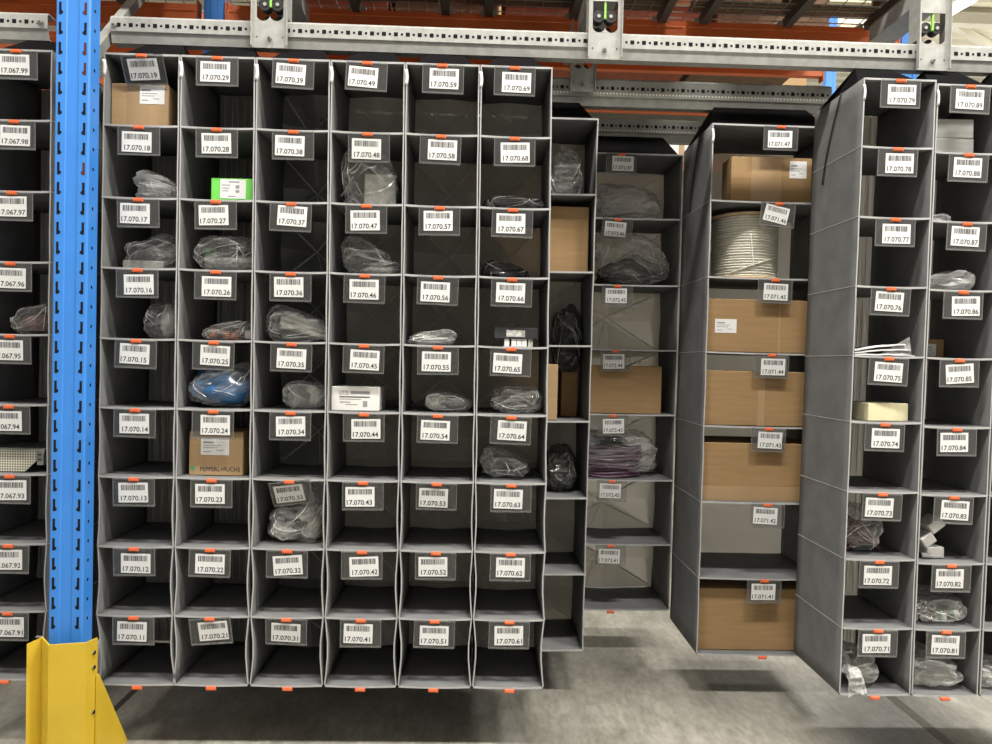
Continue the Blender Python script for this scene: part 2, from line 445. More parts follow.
for c in range(6):
    d = c+1
    column(f'c{d}', f'grey hanging fabric column with the cards 17.070.{d}1 to 17.070.{d}9', (XB[c], XB[c+1]), (XE[c], XE[c+1]), Y1, DEP, Z1, FRONT, BOW,
           filmshade if c < 3 else filmback, 'p' if c < 2 else 'x', False, 'l', .016 if c == 0 else 0)
column('c7', 'grey hanging fabric column with the cards 17.070.71 to 17.070.79, its left flank in view', (1.549, 1.853), (1.520, 1.822), Y1, DEP, Z7, FRONT, [.001]*9, filmback, 'p', True)
column('c8', 'grey hanging fabric column with the cards 17.070.81 to 17.070.89', (1.854, 2.150), (1.823, 2.106), Y1, DEP, Z8, FRONT, [.001]*9, filmback, 'p')
column('c9', 'grey hanging fabric column cut off by the right edge of the photo', (2.153, 2.45), (2.110, 2.40), Y1, DEP, Z8, FRONT, [.001]*9, filmback, 'p', False, '')
column('cl', 'grey hanging fabric column left of the blue post with the cards 17.067.91 to 17.067.99', (-1.99, -1.69), (-1.985, -1.684), Y1, DEP, ZL, FRONT, BOW, filmshade, 'p', False, '')
B7 = [.002]*7
column('r', 'wide grey fabric column full of cartons with the cards 17.071.41 to 17.071.47', (1.095, 1.70), (1.083, 1.69), Y2, .468, ZR, BACKG, B7, filmback, 'n', True)
column('q', 'wide grey fabric column peeking out right behind the column of card 17.070.61', (-.05, .556), (-.062, .543), Y2, DEP, ZQ, BACKG, B7, filmback, 'x', False, '')
column('k', 'wide grey fabric column seen through the back films behind card 17.070.55', (-.67, -.062), (-.68, -.072), Y2, DEP, ZQ, BACKG, B7, filmback, 'x', False, '')
column('t', 'wide grey fabric column in the third row with the cards 17.072.41 to 17.072.47', (.478, 1.106), (.468, 1.092), Y3, DEP, Z3, BACKG, B7, filmback, 'x', False, 'r')
column('k2', 'wide grey fabric column seen dimly through the back film behind card 17.070.35', (-1.29, -.684), (-1.30, -.694), Y2, DEP, ZQ, BACKG, B7, filmback, 'x', False, '')  # unseen neighbour column, added to block light coming from behind
for i, (a, lab) in enumerate(((-.14, '17.070.65'), (-.755, '17.070.45'), (-1.37, '17.070.25'))):  # further third-row columns, added as blockers to keep the floor dark
    column(f'u{i}', f'wide grey fabric column of the third row dimly behind the column of card {lab}', (a, a+.61), (a-.01, a+.60), Y3, DEP, Z3, BACKG, B7, filmback, 'x', False, '')

# ------------------------------------------------------------ label holders on orange clips
def clip_mesh(mb, x, y, z, w=.041):
    # front jaw, top roll and back jaw
    mb.box((x-w/2, y-.009, z-.0275), (x+w/2, y-.003, z-.0125), orange_pl, .0015)
    mb.box((x-w/2+.004, y-.0115, z-.0245), (x+w/2-.004, y-.009, z-.0165), orange_pl, .001)
    mb.box((x-w/2+.003, y-.003, z-.0225), (x+w/2-.003, y+.006, z-.0165), orange_pl, .001)
def holder(code, key, k, px, dx=0, tilt=0, pitch=0, cardrot=0, drop=0, first=[None]):
    c = CELLS[key]; y0 = c['y0']; z = c['z'][k]
    xl, xr = c['xs'](0, z), c['xs'](1, z)
    x = px_to_x(px, z, y0)
    u = (x-xl)/(xr-xl); z = z-SAG*4*u*(1-u)*(1 if k else .3)+.010
    root = thing('label_holder', f'clear label pouch with the white barcode card {code} under its orange clip', 'label holder', (x, y0-.006, z-.02), 'label pouches clipped to the fabric shelves')
    mb = MB(); clip_mesh(mb, x, y0, z); mb.build('clip', root)
    W, H = .166, .107
    xf = Matrix.Translation((x, y0-.0055, z-.022)) @ Matrix.Rotation(math.radians(tilt), 4, 'Y') @ Matrix.Rotation(math.radians(pitch), 4, 'X')
    mb = MB()
    mb.box((-W/2+dx, .0006, -H), (W/2+dx, .0016, .006), pouchm, 0, xf)
    for a, b in (((-W/2, -H), (W/2, -H+.007)), ((-W/2, .001), (W/2, .006)), ((-W/2, -H+.007), (-W/2+.004, .001)), ((W/2-.004, -H+.007), (W/2, .001))):
        mb.box((a[0]+dx, -.0004, a[1]), (b[0]+dx, .0006, b[1]), pouchedge, 0, xf)
    mb.build('pouch', root)
    mb = MB(); R = random.Random(code)
    ox, oz = R.uniform(-.012, .010)+dx, R.uniform(-.004, .003)-.0115+drop
    xc = xf @ Matrix.Translation((ox, -.0008, oz)) @ Matrix.Rotation(math.radians(cardrot+R.uniform(-1.5, 1.5)), 4, 'Y')
    cw, ch = .116, .079
    mb.box((-cw/2, 0, -ch), (cw/2, .0007, 0), paper, 0, xc)
    bx = -.047
    while bx < .045:
        w = R.choice((.0013, .0013, .0025, .0036)); mb.add([(bx, -.0004, -.030), (bx+w, -.0004, -.030), (bx+w, -.0004, -.008), (bx, -.0004, -.008)], [(0,1,2,3)], cardink, False, xc)
        bx += w + R.choice((.0012, .0018, .0026))
    put_text(mb, code, R.uniform(-.003, .004), -.072, .101, .020, -.0004, cardink, xc)
    mb.build('barcode_card', root)
    return root
PX = {
 'c1': [142, 139.5, 138.7, 137.9, 136.6, 135.5, 134.2, 134.5, 134, 137.6],
 'c2': [217.8, 217.3, 216.2, 216.2, 214.1, 213.6, 212, 210.5, 210, 211.5],
 'c3': [294, 293.5, 291.4, 291, 291.9, 290.9, 289.5, 287.4, 286.7, 287.7],
 'c4': [367.4, 367.7, 366.6, 365, 364.2, 364.2, 363.2, 362.2, 361, 360.3],
 'c5': [442.6, 441, 439.7, 438.4, 438.2, 437.9, 436.9, 436, 434.8, 433.4],
 'c6': [515.1, 514.9, 512.8, 512, 511.2, 511.2, 511.2, 510.7, 509.4, 509.4],
 'c7': [900.5, 897.7, 895, 890.6, 888.5, 884.6, 882.2, 879, 877.7, 874.3],
 'c8': [970, 968.4, 966.6, 963, 959, 956.4, 953.5, 951.1, 945.6, 944.3],
 'cl': [17, 15, 12.6, 11.3, 10.5, 9.7, 10.5, 9, 8.4, 5],
 'r': [781, 779.2, 775.2, 771.8, 768.7, 767.6, 764.2, 762],
 't': [621.5, 618, 617.6, 615.5, 613, 612, 611, 610.5]}
SPECIAL = {'17.070.19': dict(tilt=-4, pitch=22, drop=.002), '17.070.33': dict(tilt=-7, pitch=24), '17.070.32': dict(cardrot=-5), '17.070.21': dict(tilt=-4, pitch=8),
           '17.070.49': dict(tilt=2, cardrot=3), '17.071.46': dict(tilt=4, cardrot=9, dx=-.004), '17.070.85': dict(cardrot=-3, dx=.0), '17.070.86': dict(cardrot=-2),
           '17.070.34': dict(cardrot=-3), '17.070.42': dict(cardrot=-2), '17.070.37': dict(cardrot=3, drop=.008), '17.070.31': dict(pitch=9), '17.070.53': dict(pitch=10),
           '17.072.47': dict(cardrot=0, drop=.004), '17.072.46': dict(tilt=4), '17.072.44': dict(tilt=-1), '17.070.59': dict(dx=.004, cardrot=-1), '17.070.48': dict(dx=.006, pitch=6),
           '17.070.39': dict(dx=.0, cardrot=2)}
for key, pre in (('c1', '17.070.1'), ('c2', '17.070.2'), ('c3', '17.070.3'), ('c4', '17.070.4'), ('c5', '17.070.5'), ('c6', '17.070.6'), ('c7', '17.070.7'), ('c8', '17.070.8'),
                 ('cl', '17.067.9'), ('r', '17.071.4'), ('t', '17.072.4')):
    n = len(PX[key])-1
    for k in range(n):
        code = pre+str(n-k)
        R = random.Random(code+'t'); kw = dict(tilt=R.uniform(-.8, 1.6), pitch=R.uniform(0, 3))
        kw.update(SPECIAL.get(code, {}))
        holder(code, key, k, PX[key][k], **kw)
    c = CELLS[key]; x = px_to_x(PX[key][-1], c['z'][-1], c['y0']); mb = MB()
    clip_mesh(mb, x, c['y0'], c['z'][-1]+.004)
    o = mb.build('orange_clip', loc=(x, c['y0'], c['z'][-1]-.02))
    tag(o, f'small orange clip under the bottom edge of the column of card {pre}1', 'clip', 'spare orange clips on the bottom edges')

# ------------------------------------------------------------ contents
def extent(key, row, b, Y):
    x0, y0, x1, y1 = b
    p = at(x0, (y0+y1)/2, Y); q = at(x1, (y0+y1)/2, Y); t = at((x0+x1)/2, y0, Y)
    zb = floor_z(key, row, (p.x+q.x)/2, Y)
    c = CELLS[key]; zm = (c['z'][row]+c['z'][row+1])/2; bw = c['bows'][row]
    lo, hi = max(c['xs'](0, z_) for z_ in (c['z'][row+1], zm))+.009+bw, min(c['xs'](1, z_) for z_ in (c['z'][row+1], zm))-.009-bw
    return max(p.x, lo), min(q.x, hi), zb, max(.012, t.z-zb)
def carton(key, row, b, Y, d, label, mat=card, rot=0, tape=None, lab=None, name='cardboard_box', cat='box', group='cartons in the hanging shelves', lines=None, smat=None):
    x0, x1, z0, h = extent(key, row, b, Y); w = x1-x0; z0 += .001
    root = thing(name, label, cat, ((x0+x1)/2, Y+d/2, z0), group)
    root.rotation_euler.z = math.radians(rot)
    L = lambda m, n: finish(m, n, root)
    mb = MB(); mb.box((-w/2, -d/2, 0), (w/2, d/2, h), mat, .003)
    # closing flaps meet in a seam along the top
    if tape != 'none': mb.box((-w/2+.002, -.0008, h-.0005), (w/2-.002, .0008, h+.0006), card_d)
    L(mb, 'body')
    if tape and tape != 'none':
        a, bb, c0, c1 = tape; mb = MB(); mb.box((-w/2+a*w, -d/2-.0007, c0*h), (-w/2+bb*w, -d/2+.0005, c1*h), card_tape); L(mb, 'tape')
    if lab:
        a, bb, c0, c1 = lab; mb = MB(); X0, X1, A, B = -w/2+a*w, -w/2+bb*w, c0*h, c1*h; y = -d/2-.0012
        mb.box((X0, y, A), (X1, -d/2+.0003, B), paper)
        lw = X1-X0; lh = B-A
        for (lx0, lx1, lz, lt) in (lines or ((.08, .45, .78, .10), (.08, .7, .58, .04), (.08, .6, .45, .04), (.08, .35, .22, .05), (.55, .8, .3, .04))):
            mb.add([(X0+lx0*lw, y-.0003, A+(lz-lt)*lh), (X0+lx1*lw, y-.0003, A+(lz-lt)*lh), (X0+lx1*lw, y-.0003, A+lz*lh), (X0+lx0*lw, y-.0003, A+lz*lh)], [(0,1,2,3)], greyink)
        L(mb, 'paper_label')
    return root, w, d, h
def finish(mb, name, root, parent=None):
    o = mb.build(name, loc=(0, 0, 0)); o.parent = parent or root; return o

def pillow(mb, c, w, d, h, mat, seed, crumple=.12, sq=.62, n=30, m=18, lean=0, flat=True, xf=None, ridge=.6):
    """crumpled pillow shape standing on z=0 around c"""
    vs = []; fs = []
    for j in range(m+1):
        ph = math.pi*j/m-math.pi/2
        for i in range(n):
            th = 2*math.pi*i/n
            S = lambda a, e: math.copysign(abs(a)**e, a)
            x = S(math.cos(th), sq)*S(math.cos(ph), sq); y = S(math.sin(th), sq)*S(math.cos(ph), sq); z = S(math.sin(ph), .8)
            q = Vector((x*1.7+seed*3.1, y*1.7, z*1.7+seed))
            dn = noise.noise(q)*.9+ridge*(1-2*abs(noise.noise(q*2.3)))*.6+.35*(1-2*abs(noise.noise(q*5.1)))
            k = 1+1.25*crumple*(dn-.30)
            hh = 1+lean*x
            vs.append(Vector((x*w/2*min(k, 1.06), y*d/2*min(k, 1.06), max(0, (z*.5*min(k, 1.2)+.5)*h*hh))))
    for j in range(m):
        for i in range(n): fs.append((j*n+i, j*n+(i+1) % n, (j+1)*n+(i+1) % n, (j+1)*n+i))
    T = Matrix.Translation(c) @ (xf or Matrix.Identity(4))
    mb.add(vs, fs, mat, not flat, T)
def bag(key, row, b, Y, d, label, seed, inner=(), filmm=None, lean=0, crumple=.16, name='plastic_bag', group='plastic bags in the hanging shelves', tail=None, sq=.62):
    x0, x1, z0, h = extent(key, row, b, Y); w = (x1-x0); z0 += .0012
    c = Vector(((x0+x1)/2, Y+d/2, z0))
    mb = MB(); pillow(mb, (0, 0, 0), w, d, h, filmm or clearbag, seed, crumple, sq, lean=lean)
    if tail:   # loose open end of the film
        tx, tz, tw, thh = tail
        mb.sheet(lambda u, v: (tx*w+tw*w*(u-.5)+.01*math.sin(v*9+u*5), -d*.3+.02*noise.noise(Vector((u*5, v*5, seed))), tz*h+thh*h*v+.008*noise.noise(Vector((u*6, v*6, seed+4)))), 12, 10, (0, .0006, 0), filmm or clearbag, None, '', False)
    # raised folds coloured white in place of the film's highlight streaks
    RF = random.Random(seed*13+1); core = [Vector(p) for p in mb.v[:30*19]]
    for q in range(9):
        a = RF.uniform(-2.9, -.2); j0 = RF.randint(4, 9); ln = RF.randint(3, 7); tw = RF.uniform(-1.6, 1.6); vs = []
        for t in range(ln*2+1):
            jj = j0+t/2; ii = (a/(2*math.pi)*30+tw*t/2) % 30
            j1, i1 = int(jj), int(ii); fj, fi = jj-j1, ii-i1
            P4 = [core[min(18, j1+dj)*30+(i1+di) % 30] for dj in (0, 1) for di in (0, 1)]
            p = (P4[0]*(1-fi)+P4[1]*fi)*(1-fj)+(P4[2]*(1-fi)+P4[3]*fi)*fj
            nrm = Vector((p.x/(w*w), p.y/(d*d), (p.z-h*.4)/(h*h*2))).normalized()
            p = p+nrm*.0012; p.z = max(p.z, .0015); wd = RF.uniform(.0010, .0024)*math.sin(math.pi*(t+.6)/(ln*2+1.2))
            side = nrm.cross(Vector((tw*.3, .2, 1))).normalized()*wd
            vs += [p-side, p+nrm*.0012, p+side]
        mb.add(vs, [(3*t+k, 3*t+k+1, 3*t+k+4, 3*t+k+3) for t in range(ln*2) for k in (0, 1)], streakm)
    o = mb.build(name, loc=(0, 0, 0)); o.location = c; tag(o, label, 'plastic bag', group)
    for it in inner:
        kind, nm, mat = it[:3]; p = it[3]   # p: cx, cy, cz, sx, sy, sz as fractions of the bag
        mb = MB(); C = Vector((p[0]*w, p[1]*d, p[2]*h)); S = (p[3]*w, p[4]*d, p[5]*h)
        if kind == 'blob': pillow(mb, C, S[0], S[1], S[2], mat, seed+5, .2, .75, 22, 12, flat=False, ridge=.3)
        elif kind == 'lumps':
            R = random.Random(seed)
            for q in range(it[4]):
                pc = C+Vector((R.uniform(-.42, .42)*S[0], R.uniform(-.35, .35)*S[1], R.uniform(0, .6)*S[2]))
                xf = Euler((R.uniform(0, 3), R.uniform(0, 3), R.uniform(0, 3))).to_matrix().to_4x4(); sz = S[2]*.33
                pc.z = max(pc.z, sz*.75)
                mb.box((-sz*.7, -sz*.45, -sz*.4), (sz*.7, sz*.45, sz*.4), mat, sz*.1, Matrix.Translation(pc) @ xf)
        elif kind == 'rings':
            R = random.Random(seed)
            for q in range(it[4]):
                pc = C+Vector((R.uniform(-.42, .42)*S[0], -.2*S[1]+R.uniform(-.25, .1)*S[1], S[2]*R.uniform(.12, .7)))
                e = Euler((R.uniform(.9, 1.8), R.uniform(-.6, .6), 0)).to_matrix(); r = S[2]*.13
                r = max(.007, r)
                pc.z = max(pc.z, r*1.3)
                mb.tube([pc+e @ Vector((r*math.cos(t*math.pi/5), r*math.sin(t*math.pi/5), 0)) for t in range(11)], r*.38, mat, 6)
        elif kind == 'box':
            mb.box((-S[0]/2, -S[1]/2, 0), (S[0]/2, S[1]/2, S[2]), mat, .003, Matrix.Translation(C) @ Matrix.Rotation(it[4] if len(it) > 4 else 0, 4, 'Y'))
        elif kind == 'coil':
            R = random.Random(seed)
            for q in range(it[4]):
                k = 1-.18*R.random(); zz = S[2]*(q+.5)/it[4]
                e = Euler((R.uniform(-.12, .12), R.uniform(-.1, .1), 0)).to_matrix()
                mb.tube([C+Vector((0, 0, zz))+e @ Vector((S[0]/2*k*math.cos(t*math.pi/14), S[1]/2*k*math.sin(t*math.pi/14), 0)) for t in range(29)], it[5], mat, 6)
            for v in mb.v: v.z = max(v.z, .002)
        elif kind == 'roll':
            r = S[2]/2; a = it[4]
            dv = Vector((math.cos(a), math.sin(a), 0))*S[0]/2
            mb.cyl(C+Vector((0, 0, r))-dv, C+Vector((0, 0, r))+dv, r, mat, 20)
            for sg in (-1, 1):
                mb.cyl(C+Vector((0, 0, r))+dv*sg*1.0, C+Vector((0, 0, r))+dv*sg*1.008, r*.62, greyp, 20)
        elif kind == 'rods':
            R = random.Random(seed); rr = S[2]/5
            for q in range(it[4]):
                a = it[5]+R.uniform(-.05, .05); yy = R.uniform(-.4, .4)*S[1]; zz = rr*1.1+R.uniform(0, .5)*S[2]
                dv = Vector((math.cos(a)*.5*S[0], 0, -math.sin(a)*.5*S[0])); m0 = C+Vector((0, yy, zz+abs(dv.z)))
                mb.cyl(m0-dv, m0+dv, rr, mat, 10)
        elif kind == 'strands':
            R = random.Random(seed)
            for q in range(it[4]):
                y_ = R.uniform(-.4, .4)*S[1]; z_ = R.uniform(.08, .8)*S[2]; ph = R.uniform(0, 6)
                pts = [C+Vector((S[0]*(t/12-.5), y_+.06*S[1]*math.sin(t*.7+ph), max(.004, (z_+.12*S[2]*math.sin(t*.5+ph))*(1-.45*abs(t/6-1))))) for t in range(13)]
                mb.tube(pts, it[5], mat, 6)
        finish(mb, nm, o)
    return o

# front row, first column
r, w, d, h = carton('c1', 0, (110, 84, 168.5, 123), 2.945, .25, 'tan carton with a white label standing in the compartment of card 17.070.19', card, 0, (.28, .66, 0, 1), (.50, .93, .55, .97))
bag('c1', 1, (127, 173, 178.5, 195), 2.95, .2, 'crumpled clear plastic bag in the compartment of card 17.070.18', 1, [('blob', 'crumpled_wrap', milkybag, (-.1, 0, 0, .7, .7, .75))], milkybag, -.35, .4)
bag('c1', 2, (117, 233, 177.5, 265), 2.96, .26, 'clear bag of pale grey parts in the compartment of card 17.070.17', 2, [('box', 'flat_carton', palep, (-.12, -.1, 0, .68, .6, .26)), ('blob', 'wrapped_part', greyp, (.1, .05, .28, .7, .6, .5))], None, .1, .25)
bag('c1', 3, (139, 302, 176, 335), 2.97, .22, 'clear bag with a pale roll in the compartment of card 17.070.16', 3, [('blob', 'pale_roll', palep, (.17, 0, 0, .6, .7, .88))], None, .1, .2)
# second column
r, w, d, h = carton('c2', 1, (211, 178.5, 253, 198.5), 2.935, .15, 'bright green carton with a white label in the compartment of card 17.070.28', greenm, 0, 'none', (.22, .83, .12, .95), group=None,
       lines=((.33, .75, .90, .07), (.07, .4, .72, .05), (.07, .35, .56, .05), (.07, .32, .42, .05), (.6, .75, .70, .18), (.6, .75, .45, .14), (.3, .6, .14, .05)))
bag('c2', 2, (188, 233, 252.5, 267), 2.945, .28, 'large glossy clear bag of long grey parts in the compartment of card 17.070.27', 4, [('rods', 'grey_profile', greyp, (.08, 0, 0, .8, .7, .72), 7, .03), ('box', 'green_card', greenp, (-.26, -.2, .35, .16, .1, .3))], None, 0, .14)
bag('c2', 3, (197, 322, 252.5, 337), 2.95, .22, 'clear bag of orange parts in the compartment of card 17.070.26', 5, [('lumps', 'orange_part', orangep, (.0, -.05, .05, .8, .6, .85), 26), ('box', 'paper_slip', paper, (.38, -.2, .1, .2, .1, .5))], None, .25, .2)
bag('c2', 4, (180.5, 367, 251.5, 405), 2.93, .3, 'shiny bag of folded blue material in the compartment of card 17.070.25', 6, [('blob', 'blue_bundle', bluebagm, (-.01, 0, 0, 1.0, 1.0, .96))], clearbag, .25, .12)
r, w, d, h = carton('c2', 5, (189, 432, 243, 474.5), 2.945, .2, 'brown carton with a printed maker name under card 17.070.24', card, 0, None, (.22, .74, .47, .86))
mb = MB(); put_text(mb, 'PEPPERL+FUCHS', .018, h*.10, w*.74, h*.10, -d/2-.0006, ink)
o = finish(mb, 'printed_name', r)
mb = MB(); mb.add([(-w*.43+.010*math.cos(t*.4), -d/2-.0006, h*.16+.010*math.sin(t*.4)) for t in range(16)], [tuple(range(16))], greenp); finish(mb, 'printed_emblem', r)
# third column
bag('c3', 4-1, (261, 310, 326, 338.5), 2.94, .26, 'clear bag of long white tubes in the compartment of card 17.070.36', 7, [('rods', 'white_tube', palep, (.1, 0, 0, .78, .6, .55), 7, .32)], None, -.3, .18)
bag('c3', 4, (279, 383, 325, 406), 2.95, .22, 'bag with a silvery pipe end in the compartment of card 17.070.35', 8, [('roll', 'metal_pipe', galv, (-.1, -.05, .02, .55, .3, .7), .9), ('blob', 'metal_part', palep, (.15, .1, 0, .6, .5, .85))], None, 0, .2)
bag('c3', 6, (263, 497, 324.5, 541), 2.94, .27, 'clear bag of grey fittings in the compartment of card 17.070.33', 9, [('blob', 'grey_fitting', greyp, (-.22, -.1, 0, .55, .6, .5)), ('lumps', 'dark_fitting', darkp, (-.05, -.25, .25, .5, .3, .4), 5), ('blob', 'pale_fitting', palep, (.16, 0, 0, .5, .6, .66))], clearbag, .35, .25, tail=(.33, .55, .35, .75))
# fourth column
bag('c4', 1, (337, 146, 396, 202.5), 2.945, .26, 'tall clear bag around a pale block in the compartment of card 17.070.48', 10, [('box', 'pale_block', palep, (.2, .05, 0, .55, .6, .6)), ('strands', 'crumpled_film', milkybag, (-.28, -.1, 0, .4, .5, .7), 8, .004)], clearbag, -.1, .2, sq=.7)
bag('c4', 2, (338, 243, 400, 272), 2.96, .25, 'slack clear bag lying in the compartment of card 17.070.47', 11, [('blob', 'flat_part', greyp, (.15, 0, 0, .75, .7, .4))], None, -.45, .3)
r, w, d, h = carton('c4', 4, (329, 387, 379.5, 408.5), 2.93, .19, 'flat white product carton with small print under card 17.070.45', offwhite, 0, 'none', None, group=None)
mb = MB(); y = -d/2-.0006
put_text(mb, 'LUTZE', -w*.33+w*.09, h*.66, w*.19, h*.17, y, greyink)
for (a, b, z0, z1, m) in ((.40, .80, .70, .82, greyink), (.17, .80, .555, .60, ink), (.17, .62, .47, .50, greyink), (.18, .4, .34, .38, greyink), (.3, .55, .25, .28, greyink), (.66, .75, .18, .42, greyink)):
    mb.add([(-w/2+a*w, y, z0*h), (-w/2+b*w, y, z0*h), (-w/2+b*w, y, z1*h), (-w/2+a*w, y, z1*h)], [(0,1,2,3)], m)
finish(mb, 'printed_text', r)
# fifth column
bag('c5', 3, (406, 331, 456, 343), 2.94, .22, 'flat clear bag lying in the compartment of card 17.070.56', 12, [('blob', 'folded_film', milkybag, (.1, 0, 0, .7, .7, .6))], milkybag, .3, .2)
bag('c5', 4, (424, 394, 472, 411.5), 2.95, .24, 'clear bag with a pale six-sided fitting in the compartment of card 17.070.55', 13, [('roll', 'pale_fitting', palep, (-.28, -.15, .05, .3, .3, .85), -.5), ('rods', 'grey_rod', greyp, (.15, .1, 0, .65, .4, .7), 3, .1)], None, -.2, .15)
# sixth column
bag('c6', 1, (484, 193, 546, 206), 2.95, .24, 'dark flattened bag in the compartment of card 17.070.68', 14, [('box', 'paper_corner', paper, (-.38, -.2, .2, .12, .1, .7), .4), ('blob', 'dark_wrap', darkp, (0, 0, 0, .85, .8, .7))], darkbag, 0, .25)
bag('c6', 2, (482, 262, 530, 276), 3.0, .22, 'dark plastic sheet bundle in the compartment of card 17.070.67', 15, [('blob', 'dark_film', darkp, (0, 0, 0, .9, .85, .8))], darkbag, -.3, .3)
def trays():
    x0, x1, z0, h = extent('c6', 3, (494, 327.5, 538, 345), 2.935)
    root = thing('tray_stack', 'black tray above a pale tray in the compartment of card 17.070.66', 'tray', ((x0+x1)/2, 2.99, z0))
    mb = MB(); w = x1-x0
    for s_ in (-.26, -.1, .02, .14, .28): mb.box((s_*w, -.05, .001), (s_*w+.11*w, .05, h*.42), white_pl if s_ < .2 else greyp, .001)
    mb.box((-.3*w, -.055, .0), (.4*w, .055, .003), greyp); finish(mb, 'pale_tray', root)
    mb = MB(); mb.box((-.5*w, -.055, h*.42), (.5*w, .055, h), darkp, .002); finish(mb, 'black_tray', root)
    mb = MB(); mb.box((-.22*w, -.056, h*.52), (.2*w, -.054, h*.86), greyp); finish(mb, 'front_strip', root)
trays()
bag('c6', 4, (491, 388, 545, 411), 2.94, .26, 'clear bag of tangled pale leads in the compartment of card 17.070.65', 16, [('strands', 'pale_lead', palep, (0, 0, 0, .85, .7, .75), 12, .004), ('lumps', 'dark_plug', darkp, (.1, 0, 0, .7, .6, .6), 8)], clearbag, 0, .2)
bag('c6', 5, (482, 455, 530, 480), 2.96, .24, 'black cables in a clear bag in the compartment of card 17.070.64', 17, [('strands', 'black_cable', darkp, (.05, 0, 0, .85, .7, .5), 6, .005), ('coil', 'cable_loop', darkp, (.0, 0, 0, .6, .6, .5), 3, .004)], clearbag, -.3, .2, tail=(-.36, .2, .3, 1.0))
# column left of the post
bag('cl', 3, (5, 304, 46.5, 331), 2.95, .2, 'glossy bag of dark red parts left of the blue post', 18, [('blob', 'dark_red_part', redp, (.05, 0, 0, .85, .8, .7))], clearbag, .2, .2)
def tray_perf():
    x0, x1, z0, h = extent('cl', 5, (-35, 449, 44, 470.5), 2.94); w = x1-x0
    root = thing('perforated_tray', 'cream metal tray with round holes left of the blue post', 'tray', ((x0+x1)/2, 3.06, z0+.001))
    mb = MB()
    prof = [(-w/2, 0), (w/2-.075, 0), (w/2-.03, h*.5), (w/2-.03, h*.93), (-w/2, h*.93)]
    mb.extrude(prof, -.12, -.117, perf, True, 'y'); finish(mb, 'perforated_front', root)
    mb = MB(); mb.box((-w/2, -.117, h*.86), (w/2, .12, h), galv_d, .001); mb.box((-w/2, -.115, 0), (w/2-.08, .12, .004), galv_d)
    mb.box((w/2-.03, -.117, h*.3), (w/2-.004, .12, h*.9), galv_d, .001); finish(mb, 'metal_body', root)
    mb = MB()
    for q in (.5, .72): mb.box((w/2-.024, -.119, h*q), (w/2-.012, -.1165, h*q+.008), darkp)
    finish(mb, 'dark_slot', root)
tray_perf()
# seventh and eighth columns
def envelopes():
    x0, x1, z0, h = extent('c7', 3, (853, 337, 921, 354.5), 2.94); w = x1-x0
    root = thing('paper_envelopes', 'white envelopes stacked askew in the compartment of card 17.070.76', 'envelope', ((x0+x1)/2, 3.02, z0))
    for i, (a, zz, ln) in enumerate(((.05, .002, .0), (.03, .012, .25), (.07, .022, .42))):
        mb = MB()
        mb.sheet(lambda u, v: (lerp(-w*.47, w*.47-.02*i, u)+.02*v, lerp(-.08, .10, v), zz+ln*h*u*.8+.006*math.sin(u*3)+.004*noise.noise(Vector((u*4, v*4, i)))), 14, 8, (0, 0, .006), paper, None, '', True)
        finish(mb, 'envelope', root)
    mb = MB(); mb.sheet(lambda u, v: (w*.47-.012-.12*u, -.078+.02*v, .004+h*(.9*(1-u)+.1)*v), 6, 6, (0, .0006, 0), milkybag); finish(mb, 'clear_sleeve', root)
envelopes()
x0, x1, z0, h = extent('c7', 4, (862, 404.5, 908, 421), 2.935)
r, w, d, h = carton('c7', 4, (865, 403.5, 908, 420.5), 2.935, .16, 'low cream carton in the compartment of card 17.070.75', cream, 6, 'none', None, group=None)
mb = MB()
for q in range(7): mb.box((-w*.38+q*w*.115, -d/2+.006, h), (-w*.38+q*w*.115+w*.08, -d/2+.012, h+.0006), greyink)
finish(mb, 'perforated_tear_line', r)
bag('c7', 6, (845, 511, 889, 547), 2.96, .27, 'bag of dark red cable bundles in the compartment of card 17.070.73', 19, [('strands', 'dark_red_cable', redp, (0, 0, 0, .95, .8, .95), 30, .007)], clearbag, -.05, .2)
def hanging_bag():
    x0, x1, z0, h = extent('c7', 8, (842, 640, 886, 692), 2.91); w = x1-x0; h *= .75
    mb = MB()
    pillow(mb, (.04, .13, .0), w*.75, .22, h*.75, milkybag, 23, .25, .7)
    # open end spilling over the front edge
    def P(u, v):
        t = v*1.5
        y = .06-.09*min(1, t); z = .055+.02*math.sin(t*2)-max(0, t-.75)*.10
        return (-w*.46+.075*u+.02*v+.006*math.sin(u*9+v*4), y-.012*math.sin(u*3.1)+.006*noise.noise(Vector((u*5, v*5, 3))), z+.03*math.sin(u*3.1)*(1-v*.3)+.01*noise.noise(Vector((u*6, v*6, 8))))
    mb.sheet(P, 14, 18, (0, .0006, 0), milkybag, None, '', False)
    mb.sheet(lambda u, v: (-w*.47+.08*u*(1-v*.5), .02+.10*v+.01*math.sin(u*8), .06+.15*v+.008*noise.noise(Vector((u*5, v*5, 1)))), 10, 10, (0, .0006, 0), milkybag, None, '', False)
    o = mb.build('plastic_bag', loc=(0, 0, 0)); o.location = ((x0+x1)/2, 2.93, z0+.001)
    tag(o, 'clear bag spilling over the front edge under card 17.070.71', 'plastic bag', 'plastic bags in the hanging shelves')
    mb = MB(); pillow(mb, (.055, .13, .002), w*.5, .13, h*.5, palep, 3, .3, .7, 20, 12, flat=False); finish(mb, 'pale_part', o)
hanging_bag()
